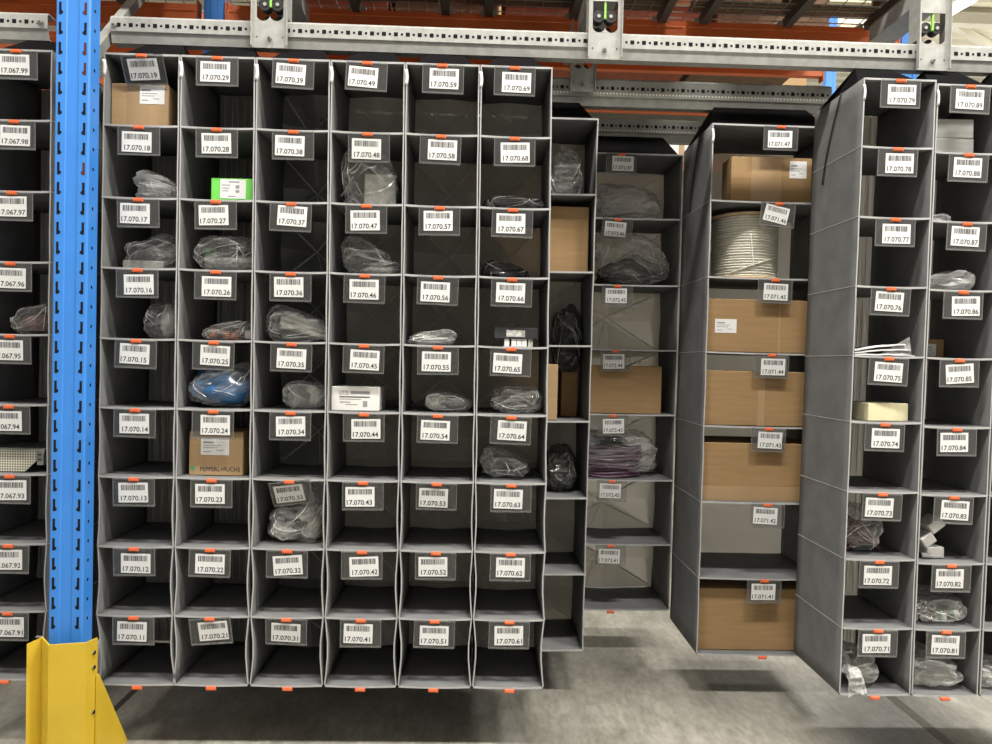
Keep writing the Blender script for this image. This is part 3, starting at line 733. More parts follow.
for i, (b, lab) in enumerate((((936, 131, 976, 150.5), 'lower of two pale grey cartons beneath card 17.070.89'), ((936.5, 111, 976.5, 131), 'upper of two pale grey cartons beneath card 17.070.89'))):
    x0, x1, z0, h = extent('c8', 0, b, 2.96)
    mb = MB(); zz = floor_z('c8', 0, 1.95, 2.96)+.001
    hh = .079; mb.box((-.083, -.1, 0), (.083, .1, hh), greywood, .003); mb.box((-.084, -.004, .001), (.084, .004, hh-.0005), greywood)
    o = mb.build('carton', loc=(0, 0, 0)); o.location = ((x0+x1)/2, 3.07, zz+i*(hh+.0008)); o.rotation_euler.z = .02-.05*i
    tag(o, lab, 'box', 'pale grey cartons in the right column')
bag('c8', 1, (932.5, 213, 955, 220), 2.97, .16, 'small white bag in the compartment of card 17.070.88', 24, [('blob', 'white_wrap', white_pl, (0, 0, 0, .8, .8, .7))], milkybag, 0, .2)
bag('c8', 2, (931, 271, 982, 289.5), 2.95, .22, 'crinkled silvery clear bag in the compartment of card 17.070.87', 25, [('blob', 'crinkled_wrap', milkybag, (0, 0, 0, .85, .8, .8))], milkybag, .25, .35)
carton('c8', 3, (927.5, 339.5, 944, 356), 3.1, .15, 'small brown carton with a pale label in the compartment of card 17.070.86', card_d, 0, None, (.02, .5, .1, .75), name='small_carton')
def white_blocks():
    z0 = floor_z('c8', 6, 1.88, 3.0)
    for (pa, pb, rot, zz, lab) in (((921, 543), (939, 557), 0, 0, 'white plastic block lying lowest beneath card 17.070.83'), ((916, 537), (930, 549), -35, .052, 'white plastic block leaning in the middle beneath card 17.070.83'),
                               ((923, 521), (939, 535), -38, .115, 'white plastic block on top of the others beneath card 17.070.83')):
        p = at(pa[0], pa[1], 3.0); q = at(pb[0], pb[1], 3.0); w = (q.x-p.x)*.9; h = .046
        mb = MB(); mb.box((-w/2, -.04, -h/2), (w/2, .04, h/2), white_pl, .003); mb.box((-w/2+.006, -.0415, -h/2+.007), (w/2-.006, -.04, h/2-.007), offwhite, .0005)
        o = mb.build('plastic_block', loc=(0, 0, 0)); o.location = ((p.x+q.x)/2, 3.0, z0+.0015+h/2+zz); o.rotation_euler.y = math.radians(rot)
        tag(o, lab, 'plastic part', 'white plastic blocks in the right column')
    mb = MB(); x = at(921, 560, 3.0).x; mb.cyl((x-.025, 2.965, z0+.012), (x+.02, 2.96, z0+.012), .011, galv, 14); mb.cyl((x-.028, 2.965, z0+.012), (x-.025, 2.965, z0+.012), .0125, darkp, 14)
    tag(mb.build('metal_connector', loc=(x, 2.965, z0+.001)), 'small shiny metal connector at the front beneath card 17.070.83', 'connector')
    mb = MB(); x = at(926, 512, 3.0).x
    mb.box((-.06, -.03, 0), (.04, .12, .13), darkp, .004); o = mb.build('black_case', loc=(0, 0, 0)); o.location = (x, 3.09, z0+.001)
    tag(o, 'black case behind the white plastic blocks beneath card 17.070.83', 'case')
white_blocks()
bag('c8', 7, (914, 601, 979, 629), 2.93, .26, 'clear bag of metal rings and green fittings beneath card 17.070.82', 26, [('rings', 'metal_ring', galv, (-.22, 0, 0, .5, .7, .9), 34), ('lumps', 'green_fitting', greenp, (.2, -.05, 0, .45, .7, .75), 16), ('lumps', 'white_fitting', white_pl, (.25, -.1, .05, .4, .6, .7), 8)], clearbag, 0, .16)
bag('c8', 8, (911, 661, 976, 694), 2.93, .28, 'wide clear bag of pale parts in the bottom compartment of card 17.070.81', 27, [('box', 'flat_white_part', palep, (-.05, 0, .0, .6, .6, .4)), ('blob', 'pale_part', greyp, (.1, 0, 0, .6, .6, .55))], milkybag, -.3, .25)
bag('c9', 8, (981, 669, 1030, 694), 2.93, .25, 'clear bag in the bottom compartment at the right edge', 28, [('blob', 'pale_part', palep, (0, 0, 0, .6, .6, .6))], milkybag, -.2, .25)

# second row: wide column of cartons
YR = Y2+.05
carton('r', 0, (731, 157.5, 812, 198), YR, .13, 'carton with shiny tape and white label under card 17.071.47', card_d, 0, (.25, .62, 0, 1), (.72, .93, .56, .93))
carton('r', 2, (702.5, 300, 822, 349.5), YR-.02, .33, 'wide carton with a small white label under card 17.071.45', card_d, 0, (.62, .64, 0, 1), (.075, .26, .36, .62))
carton('r', 3, (700.5, 371.5, 818, 424.5), YR-.02, .33, 'wide plain carton under card 17.071.44', card_d, 0, (.47, .53, 0, 1))
carton('r', 4, (698.5, 443.5, 816, 496.5), YR-.02, .33, 'wide plain carton with a lighter lower band under card 17.071.43', card_d, 0, (0, 1, 0, .25))
carton('r', 6, (695.5, 589, 814, 643.5), YR-.005, .33, 'wide plain carton in the bottom compartment under card 17.071.41', card_d, 0, None)
def spool():
    x0, x1, z0, h = extent('r', 1, (712, 209, 782, 273.5), Y2+.04); R = .168; cx = at(745.5, 240, Y2+.04+R).x
    root = thing('cable_spool', 'big spool of pale cable standing under card 17.071.46', 'cable spool', (cx, Y2+.035+R+.02, z0+.001))
    h = .325
    for z in (0, h-.012):
        mb = MB(); mb.lathe([(.002, z), (R+.006, z), (R+.008, z+.003), (R+.008, z+.009), (R+.006, z+.012), (.002, z+.012)], (0, 0, 0), flange, 56); finish(mb, 'flange', root)
    prof = []; n = 23; hh = h-.024
    for i in range(n):
        for k in range(6):
            t = k/6; prof.append((R-.012+.0058*math.sin(math.pi*t)-.003*(i % 5 == 2), .012+hh*(i+t)/n))
    mb = MB(); mb.lathe(prof, (0, 0, 0), cable, 72); finish(mb, 'wound_cable', root)
    pts = []
    for t in range(14):
        a = -math.pi*.5-.75+t*.115; pts.append((math.cos(a)*(R-.003), math.sin(a)*(R-.003), .03+.0065*t))
    mb = MB(); mb.tube(pts, .0035, cable, 6)
    mb.tube([(math.cos(-1.75+.012*t)*(R-.003), math.sin(-1.75+.012*t)*(R-.003), .22-.018*t) for t in range(10)], .003, offwhite, 6)
    finish(mb, 'loose_end', root)
spool()
# second row, column behind the sixth front column
carton('q', 1, (500, 206, 588.5, 270), Y2+.06, .3, 'tall brown carton just right of card 17.070.67 in the second row', card_d)
carton('q', 3, (500, 364, 557.5, 420), Y2+.02, .2, 'narrow brown carton edge just right of card 17.070.65', card, 0)
carton('q', 3, (561, 372, 577, 419), Y2+.26, .12, 'small carton at the back, right of the carton edge near card 17.070.65', card_d, 0, name='small_carton')
bag('q', 0, (551, 150, 584, 192), Y2+.1, .22, 'glossy clear bag in the top compartment right of card 17.070.69', 31, [('blob', 'pale_wrap', greyp, (0, .1, 0, .8, .6, .7))], clearbag, 0, .2)
bag('q', 3, (553, 352, 584, 378), Y2+.23, .16, 'smoky bag lying on top of the small carton near card 17.070.65', 32, [('blob', 'dark_wrap', darkp, (0, 0, .1, .7, .7, .6))], darkbag, 0, .2).location.z += .225
bag('q', 4, (548, 450, 578, 494), Y2+.1, .25, 'dark grey plastic bag right of card 17.070.64 in the second row', 33, [('blob', 'grey_wrap', greyp, (-.1, .1, 0, .8, .6, .8))], darkbag, 0, .25)
# third row
bag('t', 0, (594, 183, 664, 219), Y3+.14, .25, 'milky bag across the top compartment of card 17.072.47', 34, [('blob', 'pale_wrap', palep, (-.2, .1, 0, .6, .5, .6))], milkybag, -.1, .25)
bag('t', 1, (598, 233, 672, 282), Y3+.05, .28, 'bag of thick dark cables in the compartment of card 17.072.46', 35, [('strands', 'dark_cable', darkp, (0, 0, 0, .9, .6, .7), 14, .010), ('strands', 'grey_cable', greyp, (.1, -.1, .2, .7, .5, .6), 6, .010)], clearbag, -.25, .25)
carton('t', 3, (585, 366, 661.5, 411), Y3+.02, .32, 'wide brown carton in the compartment of card 17.072.44', card_d)
def purple_coil():
    x0, x1, z0, h = extent('t', 4, (575, 443, 650, 478), Y3+.03); w = x1-x0; R = w/2
    mb = MB(); pillow(mb, (.02, 0, 0), w*1.2, .36, h*1.28, clearbag, 36, .2, .6)
    o = mb.build('plastic_bag', loc=(0, 0, 0)); o.location = ((x0+x1)/2, Y3+.03+.18, z0+.001)
    tag(o, 'coil of purple cable wrapped in clear plastic under card 17.072.43', 'plastic bag', 'plastic bags in the hanging shelves')
    for i in range(11):
        k = 1-.06*((i*7) % 3)/2; zz = .008+.0155*i; z_ = min(zz, h*.9)
        mb = MB() if i == 0 else mb
        mb.tube([(R*.94*k*math.cos(t*math.pi/20), .165*k*math.sin(t*math.pi/20), z_+.004*math.sin(t*.6+i)) for t in range(41)], .0078, purple, 8)
    finish(mb, 'purple_cable_coil', o)
    mb = MB(); pillow(mb, (R*1.02, -.03, .02), .13, .1, .1, clearbag, 37, .4, .8, 18, 12); finish(mb, 'twisted_bag_end', o)
    mb = MB(); pillow(mb, (-.02, 0, h*.84), .26, .2, .05, darkbag, 38, .3, .8, 18, 12); finish(mb, 'dark_film_fold', o)
purple_coil()

# ------------------------------------------------------------ rails and hangers
def rail(x0, x1, y, z0, z1, label, mat, stopl=False, holes=True):
    root = thing('hanging_rail', label, 'rail', ((x0+x1)/2, y, z0), 'perforated rails carrying the columns')
    H = z1-z0; mb = MB()
    prof = [(.055, z1-.006), (.012, z1), (0, z1-.012), (0, z0+.044), (.006, z0+.038), (.016, z0), (.060, z0), (.060, z0+.004), (.020, z0+.004), (.010, z0+.040), (.004, z0+.046), (.004, z1-.012), (.014, z1-.004), (.055, z1-.010)]
    mb.extrude([(y+a, b) for a, b in prof], x0, x1, mat)
    zc = z0+H*.63; k = 0; x = x0+.035
    if holes:
        while x < x1-.01:
            s = .0085 if k % 2 == 0 else .0048
            mb.add([(x-s, y-.0006, zc-s), (x+s, y-.0006, zc-s), (x+s, y-.0006, zc+s), (x-s, y-.0006, zc+s)], [(0,1,2,3)], hole)
            x += .0252; k += 1
        x = x0+.01
        while x < x1-.01 and mat is galv_d:
            mb.add([(x-.004, y-.0004, zc-.03), (x+.004, y-.0004, zc-.03), (x+.004, y-.0004, zc-.022), (x-.004, y-.0004, zc-.022)], [(0,1,2,3)], steelw); x += .0165
    mb.build('channel', root)
    if stopl:
        for (bx) in stopl:
            mb = MB(); mb.cyl((bx, y+.001, zc), (bx, y-.010, zc), .012, galv, 6, smooth=False); mb.cyl((bx, y-.009, zc), (bx, y-.022, zc), .006, galv, 12); mb.build('end_bolt', root)
    return root
rz0, rz1 = CAMZ+1.305, CAMZ+1.416
rail(-1.563, 2.75, Y1+.185, rz0, rz1, 'bright galvanised perforated rail across the top of the front row', galv, [-1.545])
rail(-2.9, -1.822, Y1+.185, rz0, rz1, 'short galvanised perforated rail left of the blue post', galv, [-1.849])
rail(-1.3, 1.755, Y2+.185, rz0-.022, rz1+.002, 'dull perforated rail above the cartons of the second row', galv_d)
rail(.0, 1.30, Y3+.185, rz0-.036, rz1-.02, 'dull perforated rail of the third row, lowest in view', galv_d)

def bracket(px, label, y, zlow, ztop, w, mat, wheels=True):
    x = at(px, 30, y).x
    root = thing('rail_bracket', label, 'bracket', (x, y, zlow), 'galvanised brackets holding the rails')
    hz0, hz1 = zlow+.113, zlow+.245; hw = w*.37
    mb = MB(); t = .003
    mb.box((x-w/2, y-t, zlow), (x+w/2, y, hz0), mat)
    if ztop > hz1:
        mb.box((x-w/2, y-t, hz1), (x+w/2, y, ztop), mat)
    mb.box((x-w/2, y-t, hz0), (x-hw, y, min(ztop, hz1)), mat); mb.box((x+hw, y-t, hz0), (x+w/2, y, min(ztop, hz1)), mat)
    # heart-shaped lower rim of the opening
    for sg in (-1, 1):
        vs = [(x+sg*hw, y-t, hz0), (x, y-t, hz0)]; n = 10
        arc = [(x+sg*(hw/2+hw/2*math.cos(math.pi*k/n)), y-t, hz0+.022-.022*math.sin(math.pi*k/n)) for k in range(n+1)]
        for k in range(n): mb.add([arc[k], arc[k+1], (arc[k+1][0], y-t, hz0-.001), (arc[k][0], y-t, hz0-.001)], [(0,1,2,3)], mat)
    for sg in (-1, 1): mb.box((x+sg*w/2-(t if sg > 0 else 0), y-t-.018, zlow+.004), (x+sg*w/2+(0 if sg > 0 else t), y-t, ztop), mat); mb.box((x+sg*w/2-(t if sg > 0 else 0), y, zlow+.13), (x+sg*w/2+(0 if sg > 0 else t), y+.06, ztop), mat)
    for sg in (-1, 1): mb.cyl((x+sg*w*.36, y-t, zlow+.045), (x+sg*w*.36, y-t-.0008, zlow+.045), .003, hole, 8)
    mb.build('plate', root)
    mb = MB(); mb.cyl((x, y-t, zlow+.04), (x, y-t-.012, zlow+.04), .010, mat, 6, smooth=False); mb.cyl((x, y-t-.01, zlow+.04), (x, y-t-.024, zlow+.04), .005, mat, 10)
    mb.build('bolt', root)
    # channel running back from the plate
    mb = MB(); mb.box((x-w*.42, y+.005, hz1+.05), (x+w*.42, y+.40, hz1+.054), mat)
    mb.box((x-w*.44, y+.005, hz1+.05), (x-w*.42, y+.40, hz1+.12), mat); mb.box((x+w*.42, y+.005, hz1+.05), (x+w*.44, y+.40, hz1+.12), mat); mb.build('channel', root)
    for sg in (-1, 1):
        mb = MB(); mb.cyl((x+sg*hw*.48, y+.012, hz0+.075), (x+sg*hw*.48, y+.05, hz0+.075), hw*.47, roller, 24); ro = mb.build('roller', root)
        mb = MB(); mb.cyl((x+sg*hw*.48, y+.008, hz0+.075), (x+sg*hw*.48, y+.012, hz0+.075), hw*.14, mat, 12); mb.build('hub', ro)
        mb = MB(); mb.cyl((x+sg*hw*.40, y+.06, hz0+.030), (x+sg*hw*.40, y+.3, hz0+.030), hw*.34, roller, 18); mb.build('rubber_tube', root)
    if wheels:
        mb = MB(); mb.box((x-.004, y+.0, hz0+.06), (x+.004, y+.012, hz0+.132), limem, .001); mb.build('lime_strip', root)
    return root
bracket(270, 'galvanised bracket on the front rail above the third column', Y1+.172, rz0-.012, CAMZ+1.66, .150, galv)
bracket(605, 'galvanised bracket at the middle of the front rail with black rollers', Y1+.172, rz0-.012, CAMZ+1.66, .145, galv)
bracket(933, 'galvanised bracket on the front rail above the rightmost columns', Y1+.172, rz0-.012, CAMZ+1.66, .140, galv)
bracket(584, 'dull bracket on the second rail below the middle front bracket', Y2+.172, rz1-.075, CAMZ+1.62, .125, galv_d, False)

# ------------------------------------------------------------ pallet rack around and above
def post(x0, x1, y0, y1, z1, label, slots=True):
    root = thing('rack_post', label, 'rack post', ((x0+x1)/2, (y0+y1)/2, 0), 'blue rack posts')
    xc = (x0+x1)/2; mb = MB(); w = x1-x0
    prof = [(x0, y1), (x0, y0+.006), (x0+.006, y0), (x0+w*.31, y0), (x0+w*.34, y0+.004), (x1-w*.34, y0+.004), (x1-w*.31, y0), (x1-.006, y0), (x1, y0+.006), (x1, y1), (x1-.003, y1), (x1-.003, y0+.01), (x0+.003, y0+.01), (x0+.003, y1)]
    mb.extrude(prof, 0, z1, blue, True, 'z')
    if slots:
        R = random.Random(3)
        z = .55
        while z < z1-.06:
            for sg in (-1, 1):
                cx = xc+sg*w*.365; y = y0-.0006; m = hole_r if (sg > 0 and z > 2.2 and R.random() < .35) else hole
                # narrow upright slot with a wider round foot turned to the middle
                pts = [(cx+sg*.0045, z+.046), (cx-sg*.0045, z+.046), (cx-sg*.0045, z+.016)]
                pts += [(cx-sg*(.0045+.0065*math.sin(math.pi*t/8)), z+.016-.016*t/8) for t in range(1, 8)]
                pts += [(cx-sg*.004, z), (cx+sg*.0045, z)]
                vs = [(a, y, b) for a, b in pts]; n = len(vs)
                mb.add(vs, [tuple(range(n)) if sg > 0 else tuple(range(n))[::-1]], m)
            mb.add([(x1+.0006, y0+.033+.006*math.cos(t*.785), z+.03+.007*math.sin(t*.785)) for t in range(8)], [tuple(range(8))], hole)
            z += .0745
    mb.build('channel', root)
    mb = MB(); mb.box((x0-.02, y0-.02, 0), (x1+.02, y1+.03, .008), blue, .002); mb.build('base_plate', root)
    return root
PX0, PX1 = -1.597, -1.469
post(PX0, PX1, 2.755, 2.825, CAMZ+2.4, 'bright blue slotted rack post standing in the yellow guard')
post(-1.565, -1.45, 4.10, 4.17, CAMZ+2.6, 'blue rack post at the back, behind the top of the second column', False)
post(2.40, 2.51, 4.10, 4.17, CAMZ+2.6, 'blue rack post at the back right, behind the rightmost bracket', False)
def brace(p, q, label):
    mb = MB(); p, q = Vector(p), Vector(q); d = (q-p)
    a = Vector((.02, 0, 0)); b = d.cross(a).normalized()*.02
    vs = [p-a-b, p+a-b, p+a+b, p-a+b, q-a-b, q+a-b, q+a+b, q-a+b]
    mb.add(vs, [(0,3,2,1),(4,5,6,7),(0,1,5,4),(1,2,6,5),(2,3,7,6),(3,0,4,7)], galv_d)
    o = mb.build('diagonal_brace', loc=p); tag(o, label, 'brace'); return o
brace((-1.592, 2.86, CAMZ+1.05), (-1.592, 4.08, CAMZ+2.4), 'grey diagonal brace between the front and back blue posts')

def guard():
    root = thing('post_guard', 'yellow steel guard wrapped around the foot of the blue post', 'post guard', (-1.53, 2.72, 0))
    C = at(48.5, 645, 2.68); zt = C.z; y = 2.68; t = .005
    x0 = at(48.5, 650, y).x; x1 = at(86, 650, y).x
    mb = MB()
    pl = [(x0-.092, y+.022), (x0-.062, y+.062), (x0, y), (x1, y), (x1+.004, y+.075)]
    top = [zt-.006, zt+.004, zt, zt+.010, zt+.0]
    out = []
    for i, (a, b) in enumerate(pl): out.append((a, b))
    inn = [(x0-.090, y+.027), (x0-.062, y+.068), (x0+.002, y+t), (x1-.004, y+t), (x1-.001, y+.075)]
    vs = [(a, b, 0) for a, b in out]+[(a, b, top[i]) for i, (a, b) in enumerate(out)]+[(a, b, 0) for a, b in inn]+[(a, b, top[i]) for i, (a, b) in enumerate(inn)]
    fs = []
    for i in range(4):
        fs += [(i, i+1, 6+i, 5+i), (10+i, 15+i, 16+i, 11+i), (5+i, 6+i, 16+i, 15+i)]
    fs += [(0, 5, 15, 10), (4, 14, 19, 9)]
    mb.add(vs, fs, yellow)
    mb.build('wrap_plate', root)
    mb = MB(); X = x1+.006
    vs = [(X, y+.06, 0), (X, y+.31, 0), (X, y+.075, .38), (X, y+.06, .38)]; vs += [(a+.005, b, c) for a, b, c in vs]
    mb.add(vs, [(0,1,2,3),(4,7,6,5),(0,4,5,1),(1,5,6,2),(2,6,7,3),(3,7,4,0)], yellow); mb.build('side_gusset', root)
    mb = MB(); mb.box((x0-.08, y+.004, 0), (x1+.04, y+.27, .008), yellow, .002); mb.build('foot_plate', root)
    for dz in (.045, .10, .27, .43):
        mb = MB(); mb.cyl((x1+.001, y+.045, zt-dz), (x1+.0085, y+.045, zt-dz), .006, galv_d, 10); mb.cyl((x1+.0085, y+.045, zt-dz), (x1+.0100, y+.045, zt-dz), .0075, hole, 10)
        mb.build('bolt', root)  # dark disc standing for a hole in the guard's side wing
guard()

def beam(x0, x1, y, z0, h, label, d=.05, endp=True):
    root = thing('rack_beam', label, 'rack beam', ((x0+x1)/2, y, z0), 'orange rack beams')
    mb = MB(); mb.extrude([(y, z0), (y, z0+h*.72), (y+.008, z0+h*.76), (y+.008, z0+h), (y+d, z0+h), (y+d, z0)], x0, x1, orange); mb.build('box_beam', root)
    if endp:
        for x in (x0, x1):
            mb = MB(); mb.box((x-.004, y-.004, z0-.03), (x+.004, y+d+.01, z0+h+.02), orange); mb.build('end_plate', root)
    return root
zb = at(500, 14, 4.1).z
ZDECK = zb+.004
beam(-1.44, 2.39, 4.10, zb-.13, .13, 'orange rack beam under the pallets just above the front rail')
beam(-1.44, 2.39, 3.06, zb-.13, .13, 'orange rack beam over the front of the hanging columns')
beam(-4.2, -1.60, 4.10, zb-.13, .13, 'orange rack beam at the upper left corner behind the blue post')
za = at(700, 72, 4.95).z
beam(-4.2, 2.36, 4.95, za, .13, 'bright orange rack beam seen below the front rail right of the middle bracket')
def deck(x0, x1, bars, label):
    root = thing('wire_deck', label, 'wire deck', ((x0+x1)/2, 3.45, ZDECK), 'wire decks on the orange beams')
    mb = MB(); y = 3.09
    while y < 4.16: mb.box((x0, y-.0025, ZDECK+.012), (x1, y+.0025, ZDECK+.017), galv_d); y += .068
    x = x0+.01
    while x < x1: mb.box((x-.002, 3.08, ZDECK+.017), (x+.002, 4.16, ZDECK+.021), galv_d); x += .1
    mb.build('wire_mesh', root)
    for bx in bars:
        mb = MB(); mb.extrude([(bx-.03, ZDECK+.012), (bx-.022, ZDECK-.03), (bx+.022, ZDECK-.03), (bx+.03, ZDECK+.012)], 3.115, 4.085, brownbar, True, 'y')
        mb.build('support_bar', root)
        for sg in (-1, 1):
            mb = MB(); mb.cyl((bx+sg*.035, 4.10, ZDECK+.001), (bx+sg*.035, 4.135, ZDECK+.010), .014, galv_d, 12); mb.build('bar_foot', root)
deck(-1.43, .0-.10, (-1.19, -.71, -.21), 'wire deck panel over the first five columns')
deck(-3.7, -1.62, (-3.2, -2.6, -2.0), 'wire deck panel left of the blue post')
beam(-4.2, -1.60, 3.06, zb-.13, .13, 'orange rack beam over the front of the column left of the blue post')
deck(-.08, 1.13, (.03, .51, 1.01), 'wire deck panel over the middle bracket')
deck(1.15, 2.38, (1.25, 1.73, 2.2), 'wire deck panel over the rightmost columns')
def pallet(x0, x1, y0, y1, label, mat=wood):
    z = ZDECK+.022
    root = thing('pallet', label, 'pallet', ((x0+x1)/2, (y0+y1)/2, z), 'wooden pallets on the wire decks')
    for k in range(3):
        yy = lerp(y0+.05, y1-.05, k/2)
        mb = MB(); mb.box((x0, yy-.05, z), (x1, yy+.05, z+.02), mat, .003); mb.build('bottom_board', root)
    for k in range(3):
        for j in range(3):
            xx = lerp(x0+.06, x1-.06, k/2); yy = lerp(y0+.05, y1-.05, j/2)
            mb = MB(); mb.box((xx-.05, yy-.045, z+.02), (xx+.05, yy+.045, z+.1), mat, .003); mb.build('block', root)
    n = 9
    for k in range(n):
        xx = lerp(x0, x1-.1, k/(n-1)); mb = MB(); mb.box((xx, y0, z+.1), (xx+.1, y1, z+.122), mat, .003); mb.build('top_board', root)
    return z+.122
for i, (x0, x1, lab) in enumerate(((-3.6, -1.78, 'left of the blue post'), (-1.40, -.25, 'over the second to fourth columns'), (-.1, 1.0, 'over the middle bracket'), (1.15, 2.3, 'over the rightmost columns'))):
    zt = pallet(x0, x1, 3.12, 4.05, 'dark wooden pallet on the wire deck '+lab)
    mb = MB(); mb.box((x0+.0, 3.14, zt+.001), (x1-.0, 4.03, zt+1.9), brick, .01)  # loads made tall, left one added, to shade the beams behind
    for q in range(1, 6): mb.box((x0-.004, 3.136, zt+.62*q/2-.003), (x1+.004, 4.034, zt+.62*q/2+.003), card_d)
    o = mb.build('stacked_load', loc=((x0+x1)/2, 3.5, zt)); tag(o, 'brick red load on the pallet '+lab, 'load', 'loads on the pallets')

for i, (x0, x1, m, lab) in enumerate(((-1.4, -.62, brick, 'brick red stack of goods on the next rack over the third column'), (-.58, .1, wood, 'brown stack of goods on the next rack over the fifth column'), (.14, .8, brick, 'brick red stack of goods on the next rack near the middle bracket'),
                                      (.84, 1.5, brick, 'brick red stack of goods on the next rack over the cartons'), (1.54, 2.3, wood, 'brown stack of goods on the next rack by the rightmost bracket'))):
    mb = MB(); z0 = za+.135; mb.box((x0, 4.75, z0), (x1, 5.7, z0+1.3), m, .01)
    for q in range(1, 6): mb.box((x0-.003, 4.745, z0+q*.21), (x1+.003, 5.705, z0+q*.21+.02), card_d)
    o = mb.build('goods_stack', loc=((x0+x1)/2, 5.2, z0)); tag(o, lab, 'load', 'goods stacked on the next rack')
beam(-4.2, 2.36, 5.75, za, .13, 'orange rack beam behind the goods of the next rack')
# far rack beyond the hanging shelves
YF = 7.2
for i, (z, lab) in enumerate(((CAMZ+1.95, 'far orange rack beam low behind the third row'), (CAMZ+2.52, 'far orange rack beam seen between the second and third rails'), (CAMZ+3.25, 'far orange rack beam seen between the first and second rails'))):
    beam(-4.0, 3.45, YF, z, .11, lab)
for x, lab in ((-4.12, 'far blue rack post at the left'), (3.46, 'far blue rack post at the right end of the far beams')):
    post(x, x+.11, YF, YF+.07, CAMZ+3.6, lab, False)
mb = MB()
R = random.Random(11)
for lev, z in enumerate((CAMZ+2.06, CAMZ+2.63, CAMZ+3.36)):
    mb = MB(); mb.box((-4.0, YF+.0, z), (3.44, YF+1.0, z+.02), galv_d); o = mb.build('shelf_board', loc=(0, YF+.5, z)); tag(o, ('lower', 'middle', 'upper')[lev]+' steel shelf board of the far rack', 'shelf board', 'shelf boards of the far rack')
    x = -.6 if lev else .4; k = 0
    while x < 3.2:
        w = R.uniform(.3, .62); h = R.uniform(.2, .36); m = R.choice((card, card_d, greywood, offwhite, card))
        mb = MB(); mb.box((-w/2, -.3, 0), (w/2, .3, h), m, .006); mb.box((-w/2+.1, -.302, h*.4), (-w/2+.2, -.3, h*.7), paper); mb.box((-.03, -.3015, 0), (.03, -.3, h), card_tape)
        o = mb.build('storage_box', loc=(0, 0, 0)); o.location = (x+w/2, YF+.38+R.uniform(-.05, .05), z+.021)
        k += 1
        tag(o, f"{ {card.name:'tan', card_d.name:'brown', greywood.name:'grey', offwhite.name:'white'}[m.name] } box far behind, {['first','second','third','fourth','fifth','sixth','seventh','eighth','ninth','tenth','eleventh','twelfth'][k-1]} from the left on the {('lower','middle','upper')[lev]} far shelf", 'box', 'boxes on the far rack')
        x += w+R.uniform(.02, .1)

# ------------------------------------------------------------ shell
mb = MB(); mb.box((-14, -6, -.1), (18, 26, 0), concrete); struct(mb.build('floor', loc=(0, 0, 0)))
for i, (x, wd) in enumerate(((-1.60, .03), (2.04, .05))):  # two flat darker strips running back along the floor
    mb = MB(); mb.box((x, 2.9, .0), (x+wd, 6.5, .0012), solid(f'floor_strip_{i}', (.06, .055, .045) if i == 0 else (.2, .18, .145), .7, 0, .2, .15, 5)); struct(mb.build(f'trim_{i+1}', loc=(0, 0, 0)))
CE = CAMZ+6.6
mb = MB(); prof = []
y = -6.0
while y < 26: prof += [(y, CE), (y+.16, CE), (y+.20, CE+.05), (y+.32, CE+.05), (y+.36, CE)]; y += .36
prof += [(26, CE+.2), (-6, CE+.2)]
mb.extrude(prof, -14, 18, roofm); struct(mb.build('ceiling', loc=(0, 0, 0)))
mb = MB(); mb.box((-14, 26, 0), (18, 26.2, CE+.2), wallm); struct(mb.build('wall_back', loc=(0, 0, 0)))
def purlin(p, q, r, label):
    p, q = Vector(p), Vector(q); mb = MB(); d = (q-p).normalized(); a = d.cross(Vector((0, 0, 1))).normalized()*r; b = d.cross(a).normalized()*r
    vs = [p-a-b, p+a-b, p+a+b, p-a+b, q-a-b, q+a-b, q+a+b, q-a+b]
    mb.add(vs, [(0,3,2,1),(4,5,6,7),(0,1,5,4),(1,2,6,5),(2,3,7,6),(3,0,4,7)], steelw)
    tag(mb.build('roof_strut', loc=p), label, 'roof strut', 'pale struts under the far roof')
purlin((6.2, 9, CE-.15), (9.4, 16, CE-.15), .07, 'pale slanting strut under the far roof at the right edge')
purlin((11.5, 15, CE-.15), (8.3, 13, CE-.15), .06, 'pale strut crossing under the far roof near the right edge')
purlin((3.0, 13, CE-.2), (16, 13, CE-.2), .09, 'long pale beam across the far roof')
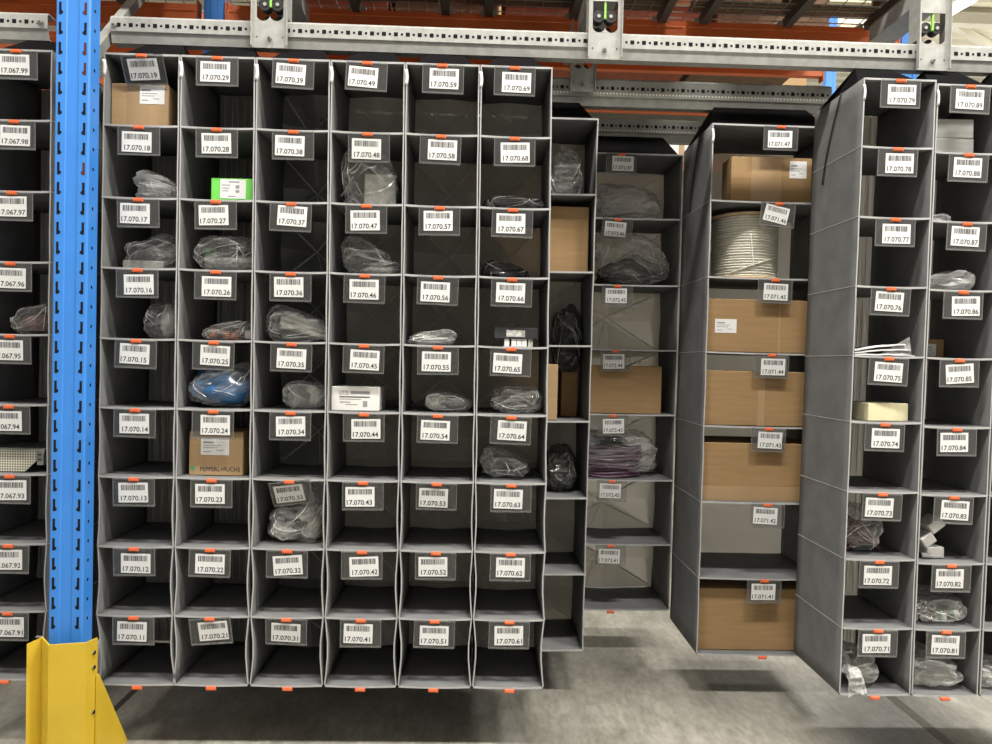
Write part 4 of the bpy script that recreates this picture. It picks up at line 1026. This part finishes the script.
# visible far lamp
pa, pb = at(951, 13, 9.0), at(974, -1, 7.6)
root = thing('tube_lamp', 'glowing tube lamp under the roof in the upper right corner', 'lamp', pa)
mb = MB(); mb.cyl(pa, pb, .035, tubem, 12); mb.build('glass_tube', root)
mb = MB(); up = Vector((0, 0, .07)); d = (pb-pa); s_ = d.cross(Vector((0, 0, 1))).normalized()*.06
vs = [pa-s_+up*.6, pa+s_+up*.6, pa+s_+up, pa-s_+up, pb-s_+up*.6, pb+s_+up*.6, pb+s_+up, pb-s_+up]
mb.add(vs, [(0,3,2,1),(4,5,6,7),(0,1,5,4),(1,2,6,5),(2,3,7,6),(3,0,4,7)], steelw); mb.build('housing', root)

# ------------------------------------------------------------ light
def area(name, loc, sx, sy, power, col=(1, .965, .90), rot=(0, 0, 0)):
    L = bpy.data.lights.new(name, 'AREA'); L.shape = 'RECTANGLE'; L.size = sx; L.size_y = sy; L.energy = power; L.color = col
    o = bpy.data.objects.new(name, L); COL.objects.link(o); o.location = loc; o.rotation_euler = rot; return o
LZ = CAMZ+6.0
for x, e in ((-5.5, 230), (-2.2, 300), (1.1, 470), (4.4, 560), (7.7, 450)):
    area('aisle_lamp', (x, .4, LZ), 1.6, .45, e)
for x, e in ((-3, 60), (1.4, 300)):
    area('flue_fill', (x, 4.45, LZ), 1.2, .3, e)  # unseen light added in the rack gap to brighten the rear beam
area('rear_lamp', (4.9, 8.2, LZ), 2.4, .5, 800)
for i, x in enumerate((0, 6, 12)):
    area('far_aisle_lamp', (x, 12, CAMZ+4.6), 2.5, .6, 90)
    area('roof_fill', (x, 13, CAMZ+4.5), 3, 1, 130, (1, .95, .82), (math.pi, 0, 0))  # upward fill with no fixture, added to brighten the far roof
W = bpy.data.worlds.new('world'); SC.world = W; W.use_nodes = True
bg = W.node_tree.nodes['Background']; bg.inputs[0].default_value = (1, .96, .9, 1); bg.inputs[1].default_value = .50

SC.view_settings.view_transform = 'Standard'; SC.view_settings.look = 'None'
SC.view_settings.gamma = 1; SC.view_settings.use_curve_mapping = False
SC.view_settings.exposure = 0.0
SC.cycles.transparent_max_bounces = 24
SC.cycles.max_bounces = 8
bpy.context.view_layer.update()
